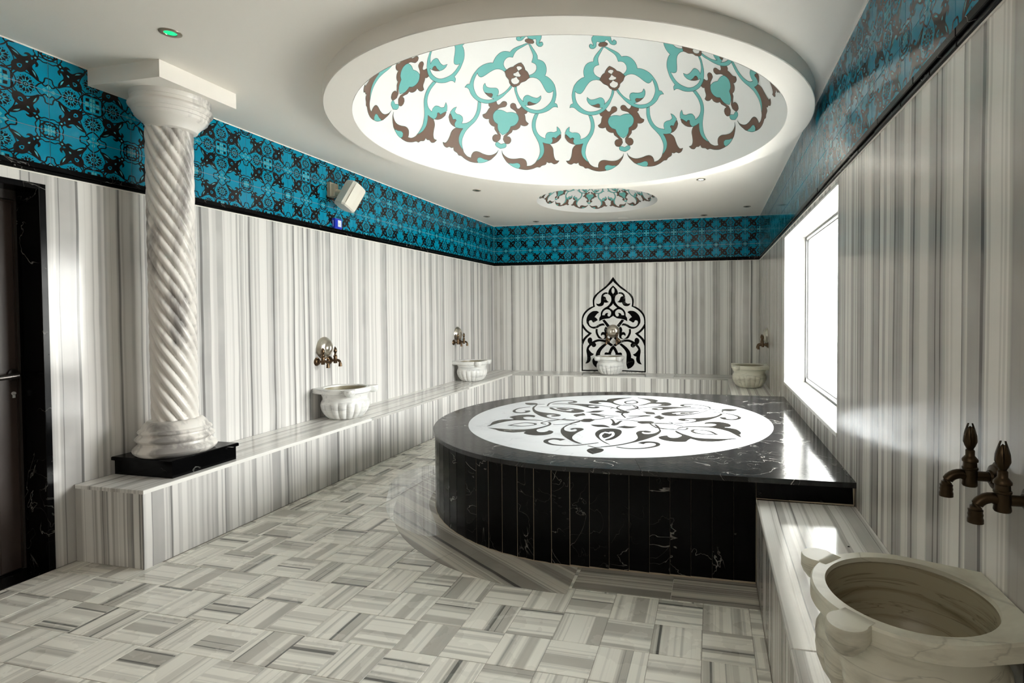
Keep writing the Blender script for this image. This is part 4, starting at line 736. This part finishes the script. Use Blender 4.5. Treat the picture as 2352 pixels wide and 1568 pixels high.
# ================================================================== washing basins
def make_basin(label, mat, matin):
    t = thing('marble_basin', label, 'basin', group=None); H = .289; WD = .235
    # bowl: ribbed outside, smooth inside
    prof = [(0, 0), (.125, 0), (.150, .008), (.176, .032), (.198, .065), (.212, .100), (.216, .130), (.213, .155), (.204, .172), (.197, .182), (.197, .205), (.206, .226), (.212, H - .050)]
    m = MB(); n = 144; vs = []
    for (r, z) in prof:
        for i in range(n):
            a = 2 * PI * i / n; g = 0
            if .004 < z < .172: g = (1 - abs(math.sin(9 * a)) ** .6) * min(1, (.172 - z) / .05) * min(1, (z + .03) / .05) * .020
            vs.append(((r - g) * math.cos(a), (r - g) * math.sin(a), z))
    k = len(prof); m.add(vs, [(j * n + i, j * n + (i + 1) % n, (j + 1) * n + (i + 1) % n, (j + 1) * n + i) for j in range(k - 1) for i in range(n)])
    link('bowl', m.mesh('basin_bowl', mat, 50), t)
    m = MB(); m.lathe([(.192, H - .002), (.190, H - .02), (.186, .20), (.172, .13), (.140, .085), (.09, .060), (0, .052)], 64); link('inside', m.mesh('basin_inside', matin, 60), t)
    # rim: circle running into a straight back edge against the wall (wall is at +y)
    R = .226; U = .158; P = []
    a_c = math.atan2(WD, U); tang = math.acos(R / math.hypot(U, WD))
    P += [(U, WD), (-U, WD)]
    s0 = PI - a_c + tang; s1 = 2 * PI + a_c - tang
    for i in range(49): a = s0 + (s1 - s0) * i / 48; P.append((R * math.cos(a), R * math.sin(a)))
    hole = circ(0, 0, .190, 64); m = MB(); z1 = H; z0 = H - .052
    def ins(L, d): return [(p[0] * (1 - d / .24), p[1] - (d if p[1] > WD - .001 else p[1] * d / .24)) for p in L]
    m.prism(P, z0 + .010, z1 - .006, top=False, bot=False, holes=())
    # chamfered top/bottom edges
    Pi = ins(P, .005); o = len(m.v); n = len(P)
    m.add([(p[0], p[1], z1 - .006) for p in P] + [(p[0], p[1], z1) for p in Pi], [(i, (i + 1) % n, n + (i + 1) % n, n + i) for i in range(n)])
    m.add([(p[0], p[1], z0 + .010) for p in P] + [(p[0], p[1], z0) for p in ins(P, .018)], [(i, (i + 1) % n, n + (i + 1) % n, n + i) for i in range(n)])
    q = MB(); q.prism(Pi, z0, z1, top=True, bot=False, holes=[hole]); keep = [f for f in q.f if len(f) == 3]; o = len(m.v); m.v += q.v; m.f += [[i + o for i in f] for f in keep]; m.m += [0] * len(keep)
    m.lathe([(.190, z1), (.188, z1 - .012)], 64)
    q = MB(); q.prism(ins(P, .018), z0, z0 + .001, top=False, bot=True, holes=[circ(0, 0, .200, 64)]); keep = [f for f in q.f if len(f) == 3]; o = len(m.v); m.v += q.v; m.f += [[i + o for i in f] for f in keep]; m.m += [0] * len(keep)
    link('rim', m.mesh('basin_rim', mat, 35), t)
    for sx in (1, -1):
        m = MB(); c = (.172 * sx, -.178); a = math.atan2(c[1], c[0]); r = .047
        L = [(c[0] + r * math.cos(a + PI * k / 14), c[1] + r * math.sin(a + PI * k / 14)) for k in range(-9, 10)]
        L += [(.17 * math.cos(a + .22), .17 * math.sin(a + .22)), (.17 * math.cos(a - .22), .17 * math.sin(a - .22))]
        # inner corners stay outside the hole
        L = L[:19] + [(.200 * math.cos(a + .20), .200 * math.sin(a + .20)), (.200 * math.cos(a - .20), .200 * math.sin(a - .20))]
        cc = (sum(p[0] for p in L) / len(L), sum(p[1] for p in L) / len(L))
        def sc(f): return [(cc[0] + (p[0] - cc[0]) * f, cc[1] + (p[1] - cc[1]) * f) for p in L]
        n = len(L); rings = [(sc(.55), z0 - .012), (sc(.85), z0 + .004), (L, z0 + .018), (L, z1 - .004), (sc(.93), z1 + .0008)]
        m.add([(p[0], p[1], z) for l, z in rings for p in l], [(j * n + i, j * n + (i + 1) % n, (j + 1) * n + (i + 1) % n, (j + 1) * n + i) for j in range(4) for i in range(n)] + [tuple(range(n))[::-1], tuple(4 * n + i for i in range(n))])
        link('lug', m.mesh('basin_lug', mat, 50), t)
    return t
b1 = make_basin('fluted white marble basin on the left bench, nearest to the twisted column', M_basin, M_basin_in); b1.location = (XL + .236, 4.455, ZB); b1.rotation_euler = (0, 0, PI / 2)
copy_thing(b1, (XL + .236, 7.23, ZB), PI / 2, 'fluted white marble basin on the left bench close to the far corner')
copy_thing(b1, (-1.572, YB - .24, ZB), 0, 'fluted white marble basin in front of the black and white arch panel')
b4 = make_basin('fluted greenish marble basin in the far right corner with brown water stains at its foot', M_basin_warm, M_basin_in); b4.location = (XR - .236, 7.33, ZB); b4.rotation_euler = (0, 0, -PI / 2)
b5_ = copy_thing(b4, (XR - .236, 1.487, ZB), -PI / 2, 'large near marble basin with a round stained bowl and two lugs at the lower right')

# ================================================================== taps and hung bowls
def make_tap(mat, label):
    t = thing('faucet', label, 'faucet')      # wall plane is y=0, tap sticks out along -y
    def p_(nm, fn, sm=40): m = MB(); fn(m); return link(nm, m.mesh('faucet_' + nm, mat, sm), t)
    p_('wall_flange', lambda m: m.lathe([(0, 0), (.040, 0), (.040, -.004), (.033, -.010), (.030, -.017), (.018, -.021), (.016, -.026), (0, -.026)], 28, (0, 0, 0), 'y'))
    def body(m):
        m.tube([(0, -.02, 0), (0, -.055, 0)], .0125, 14); m.lathe([(0, -.026), (.016, -.026), (.018, -.022), (.0165, -.010), (.0175, .006), (.016, .016), (.0185, .018), (.0185, .022), (.016, .024), (.0155, .036), (.0185, .038), (.0185, .043), (.013, .050), (.0105, .053), (.0105, .066), (.007, .070), (0, .070)], 20, (0, -.068, 0))
    p_('body', body)
    p_('spout', lambda m: (m.tube([(0, -.08, 0)] + [(0, -.088 - .034 * math.sin(a), -.026 + .030 * math.cos(a)) for a in [PI / 2 * k / 7 for k in range(8)]], .0125, 14), m.lathe([(.0125, -.024), (.0155, -.026), (.0145, -.032), (.016, -.036), (.0148, -.042), (.0165, -.047), (.0165, -.056), (.010, -.056), (.009, -.045)], 18, (0, -.122, 0))))
    def hd(m):     # tulip handle: petals round a bud
        m.lathe([(0, .066), (.008, .070), (.010, .078), (.006, .090), (0, .118)], 12, (0, -.068, 0))
        for k in range(5):
            a = 2 * PI * k / 5 + .3; q = []
            for s, (r, z, w) in enumerate(((.004, .068, .004), (.009, .077, .007), (.0135, .089, .0085), (.0125, .104, .0075), (.0085, .119, .005), (.003, .136 if k % 2 else .128, .0012))):
                for sg in (-1, 0, 1):
                    b_ = (.0035 if sg == 0 else 0); x = (r + b_); y = sg * w
                    q.append((x * math.cos(a) - y * math.sin(a), -.068 + x * math.sin(a) + y * math.cos(a), z))
            fs = [(i * 3 + j, i * 3 + j + 1, i * 3 + j + 4, i * 3 + j + 3) for i in range(5) for j in range(2)]
            m.add(q, fs); q2 = [(x * .88, -.068 + (y + .068) * .88, z) for x, y, z in q]; m.add(q2, [f[::-1] for f in fs])
    p_('handle', hd, 60)
    return t
tp = make_tap(M_bronze, 'bronze tap with flower handle on the left wall, column side of the near pair'); tp.location = (XL, 4.365, .985); tp.rotation_euler = (0, 0, PI / 2)
copy_thing(tp, (XL, 4.535, .983), PI / 2, 'bronze tap with flower handle on the left wall, window side of the near pair')
copy_thing(tp, (XL, 7.13, 1.008), PI / 2, 'bronze tap on the left wall above the far left basin, nearer of that pair')
copy_thing(tp, (XL, 7.32, 1.006), PI / 2, 'bronze tap on the left wall above the far left basin, farther of that pair')
copy_thing(tp, (-1.654, YB - .003, .972), 0, 'small bronze tap on the arch panel, left one under the round metal bowl')
copy_thing(tp, (-1.487, YB - .003, .972), 0, 'small bronze tap on the arch panel, right one under the round metal bowl')
copy_thing(tp, (XR, 7.34, 1.0), -PI / 2, 'bronze tap on the right wall above the greenish far basin, nearer one')
copy_thing(tp, (XR, 7.52, 1.0), -PI / 2, 'bronze tap on the right wall above the greenish far basin, farther one')
td = make_tap(M_bronze_d, 'dark bronze tap on the near right wall, the fully visible one above the near basin'); td.location = (XR, 1.565, 1.022); td.rotation_euler = (0, 0, -PI / 2)
copy_thing(td, (XR, 1.405, 1.014), -PI / 2, 'dark bronze tap on the near right wall, at the right edge of the picture')
def make_bowl(label):
    t = thing('metal_bowl', label, 'bowl')
    m = MB(); m.lathe([(.100, -.001), (.104, -.003), (.104, -.007), (.098, -.012), (.092, -.024), (.078, -.038), (.058, -.048), (.034, -.053), (.030, -.050), (.027, -.049), (.022, -.053), (.012, -.056), (0, -.057)], 56, (0, 0, 0), 'y'); link('shell', m.mesh('bowl_shell', M_pewter, 50), t)
    m = MB(); m.lathe([(.098, 0), (.106, -.0015), (.107, -.005), (.104, -.008)], 56, (0, 0, 0), 'y'); link('lip', m.mesh('bowl_lip', M_pewter, 50), t)
    return t
bo = make_bowl('round pewter washing bowl hung on the left wall over the near pair of taps'); bo.location = (XL, 4.465, 1.108); bo.rotation_euler = (0, 0, PI / 2)
copy_thing(bo, (XL, 7.25, 1.125), PI / 2, 'round pewter washing bowl hung on the left wall near the far corner')
copy_thing(bo, (-1.566, YB - .003, 1.124), 0, 'round pewter washing bowl hung in the middle of the arch panel')
copy_thing(bo, (XR, 7.44, 1.118), -PI / 2, 'round pewter washing bowl seen edge-on hung on the far right wall')

# ================================================================== arched inlay panel on the far wall
NX = -1.5639
pn = thing('arched_inlay_panel', 'pointed-arch wall panel of white marble inlaid with black arabesques behind the middle basin', 'wall panel', (NX, YB, 0))
N = TR['niche']
def pan(nm, poly, mat, y1, holes=(), y0=-.0005, mirror=True, cusp=55, n=4):
    for sg in ((1, -1) if mirror else (1,)):
        P = [(p[0] * sg, p[1]) for p in smooth_poly(poly, n, cusp)]; Hs = [[(p[0] * sg, p[1]) for p in smooth_poly(h, n, cusp)] for h in holes]
        m = MB(); m.prism(P, 0, 1, holes=Hs); m.xf(lambda p: (p.x, y0 + (y1 - y0) * p.z, p.y)); link(nm, m.mesh(nm, mat), pn)
ar = N['arch']; outer = smooth_poly(ar[:14], 4, 55, closed=False)
half = [(-p[0], p[1]) for p in outer]; zbt = ar and N['bottom'][0][1]
full = [(-q[0], q[1]) for q in half[::-1]][0:0] + [(q[0], q[1]) for q in outer] + [(N['side'][0][0], N['bottom'][2][1])] + [(-N['side'][0][0], N['bottom'][2][1])] + [(-q[0], q[1]) for q in outer[::-1]][:-1]
m = MB(); m.prism([(p[0] * .998, p[1]) for p in full], 0, 1); m.xf(lambda p: (p.x, -.0010 * p.z, p.y)); link('ground_slab', m.mesh('ground_slab', M_nichew), pn)
k_ = 0
for nm, key in (('border_piece', 'arch'), ('border_piece', 'side'), ('border_piece', 'point'), ('border_piece', 'bottom'), ('inlay', 'flower'), ('inlay', 'wing'), ('inlay', 'bar'), ('inlay', 'curl'), ('inlay', 'arc'), ('inlay', 'vine'), ('inlay', 'root'), ('inlay', 'center'), ('inlay', 'tip')):
    k_ += 1; pan(nm, N[key], M_black, -.0020 - k_ * .00003, cusp=30 if key in ('side', 'bottom', 'bar', 'tip') else 55, n=1 if key in ('side', 'bottom') else 4)
pan('inlay', N['bud'], M_black, -.0028, holes=[N['budhole']])

# ================================================================== fittings
def downlight(x, y, lamp, label):
    t = thing('downlight', label, 'ceiling light', (x, y, ZC))
    m = MB(); m.lathe([(.028, 0), (.030, -.004), (.044, -.006), (.050, -.003), (.051, 0)], 36); link('trim_ring', m.mesh('trim_ring', M_ltring, 40), t)
    m = MB(); m.lathe([(0, -.001), (.022, -.002), (.029, -.001), (.029, 0)], 28); link('lamp', m.mesh('lamp', lamp, 40), t)
downlight(-2.746, 2.276, M_ltgreen, 'round recessed ceiling light glowing green above the column side')
downlight(-2.752, 6.039, M_ltoff, 'unlit recessed ceiling light left of the small painted dome')
downlight(-3.359, 7.724, M_ltoff, 'unlit recessed ceiling light nearest the far left corner of the frieze')
downlight(-2.777, 8.349, M_ltoff, 'unlit recessed ceiling light close to the left part of the far frieze')
downlight(-.118, 6.145, M_ltwhite, 'recessed ceiling light shining white beside the large dome rim')
downlight(.481, 7.886, M_ltoff, 'dark green recessed ceiling light nearest the far end of the right frieze')
downlight(-.117, 8.438, M_ltoff, 'unlit recessed ceiling light close to the right part of the far frieze')
t = thing('ceiling_vent', 'small white round vent cap on the ceiling before the far frieze', 'vent', (-1.358, 8.397, ZC))
m = MB(); m.lathe([(0, -.012), (.05, -.012), (.075, -.008), (.085, 0)], 36); link('cover', m.mesh('vent_cover', M_plaster, 40), t)
m = MB(); m.lathe([(0, -.014), (.045, -.014), (.048, -.011)], 36); link('cap', m.mesh('vent_cap', M_plaster, 40), t)
# wall speaker
sk = thing('wall_speaker', 'white boxy loudspeaker on a bracket in front of the turquoise frieze', 'loudspeaker', (XL, 4.585, 2.62))
m = MB(); m.box(0, -.045, -.05, .035, .03, .09); m.box(.02, -.03, -.045, .075, .02, .075); m.tube([(.06, -.005, 0), (.13, .02, -.005)], .028, 12); link('bracket', m.mesh('bracket', M_bracket), sk)
m = MB(); Pq = [(.060, -.095), (.085, -.070), (.092, 0), (.085, .070), (.060, .095), (-.03, .085), (-.075, .05), (-.075, -.05), (-.03, -.085)]
n_ = len(Pq); rings = [(-.132, .86), (-.118, 1.0), (.118, 1.0), (.132, .86)]
m.add([(x * f, y * f, z) for z, f in rings for x, y in Pq], [(j * n_ + i, j * n_ + (i + 1) % n_, (j + 1) * n_ + (i + 1) % n_, (j + 1) * n_ + i) for j in range(3) for i in range(n_)] + [tuple(range(n_))[::-1], tuple(3 * n_ + i for i in range(n_))])
bd = link('enclosure', m.mesh('enclosure', M_speaker), sk, (.175, .045, -.035), (math.radians(-24), math.radians(14), math.radians(-8)))
m = MB(); m.tube([(.086, -.074, z) for z in (-.10, .10)], .0022, 6); m.tube([(.086, .074, z) for z in (-.10, .10)], .0022, 6); link('front_seam', m.mesh('front_seam', M_bracket), bd)
# small blue box with a paper window
bx = thing('blue_air_freshener', 'small royal blue plastic box with a white paper insert on the frieze under the loudspeaker', 'wall box', (XL, 4.655, 2.325))
m = MB(); m.cham(0, -.050, -.050, .042, .050, .050, .010, 'x', 1); link('case', m.mesh('case', M_bluepl), bx)
m = MB(); m.cham(.042, -.020, -.032, .0445, .028, .032, .001, 'x', 1); link('paper_insert', m.mesh('paper_insert', M_paper), bx)
m = MB(); m.box(.0445, -.012, -.006, .0448, .004, -.003); link('printed_mark', m.mesh('printed_mark', M_tblack), bx)
m = MB(); m.box(.010, -.0512, -.030, .014, -.0495, .030); link('paper_edge', m.mesh('paper_edge', M_paper), bx)
# film of water on the floor beside the platform
P = smooth_poly([(-2.30, 4.60), (-2.62, 4.55), (-2.70, 4.20), (-2.52, 3.80), (-2.30, 3.45), (-2.05, 3.22), (-1.80, 3.12), (-1.72, 3.16), (-1.88, 3.38), (-2.10, 3.70), (-2.22, 4.10), (-2.25, 4.40)], 5, 80)
m = MB(); m.prism([tuple(p) for p in P], .0019, .0030, bot=False); o = link('water_puddle', m.mesh('water_puddle', M_water)); o['label'] = 'thin film of clear water on the floor at the left foot of the black platform'; o['category'] = 'puddle'
# dark crumbs on the near right bench
k = 0
for px_, py_, w_ in ((.44, 2.36, 'the leftmost'), (.50, 2.33, 'second from the left'), (.565, 2.44, 'the farthest, nearest the platform'), (.545, 2.30, 'in the middle right'), (.56, 2.08, 'largest, beside the basin lug'), (.46, 2.10, 'faint one left of the basin lug')):
    m = MB(); m.lathe([(0, 0), (.005, .0005), (.0042, .002), (0, .003)], 8, mod=lambda a, z: 1 + .3 * math.sin(3 * a + px_ * 50)); o = link('dark_crumb', m.mesh('dark_crumb', M_tblack), None, (px_, py_, ZB)); o['label'] = 'tiny dark crumb on the near right bench, ' + w_; o['category'] = 'crumb'; o['group'] = 'dark crumbs on the right bench'
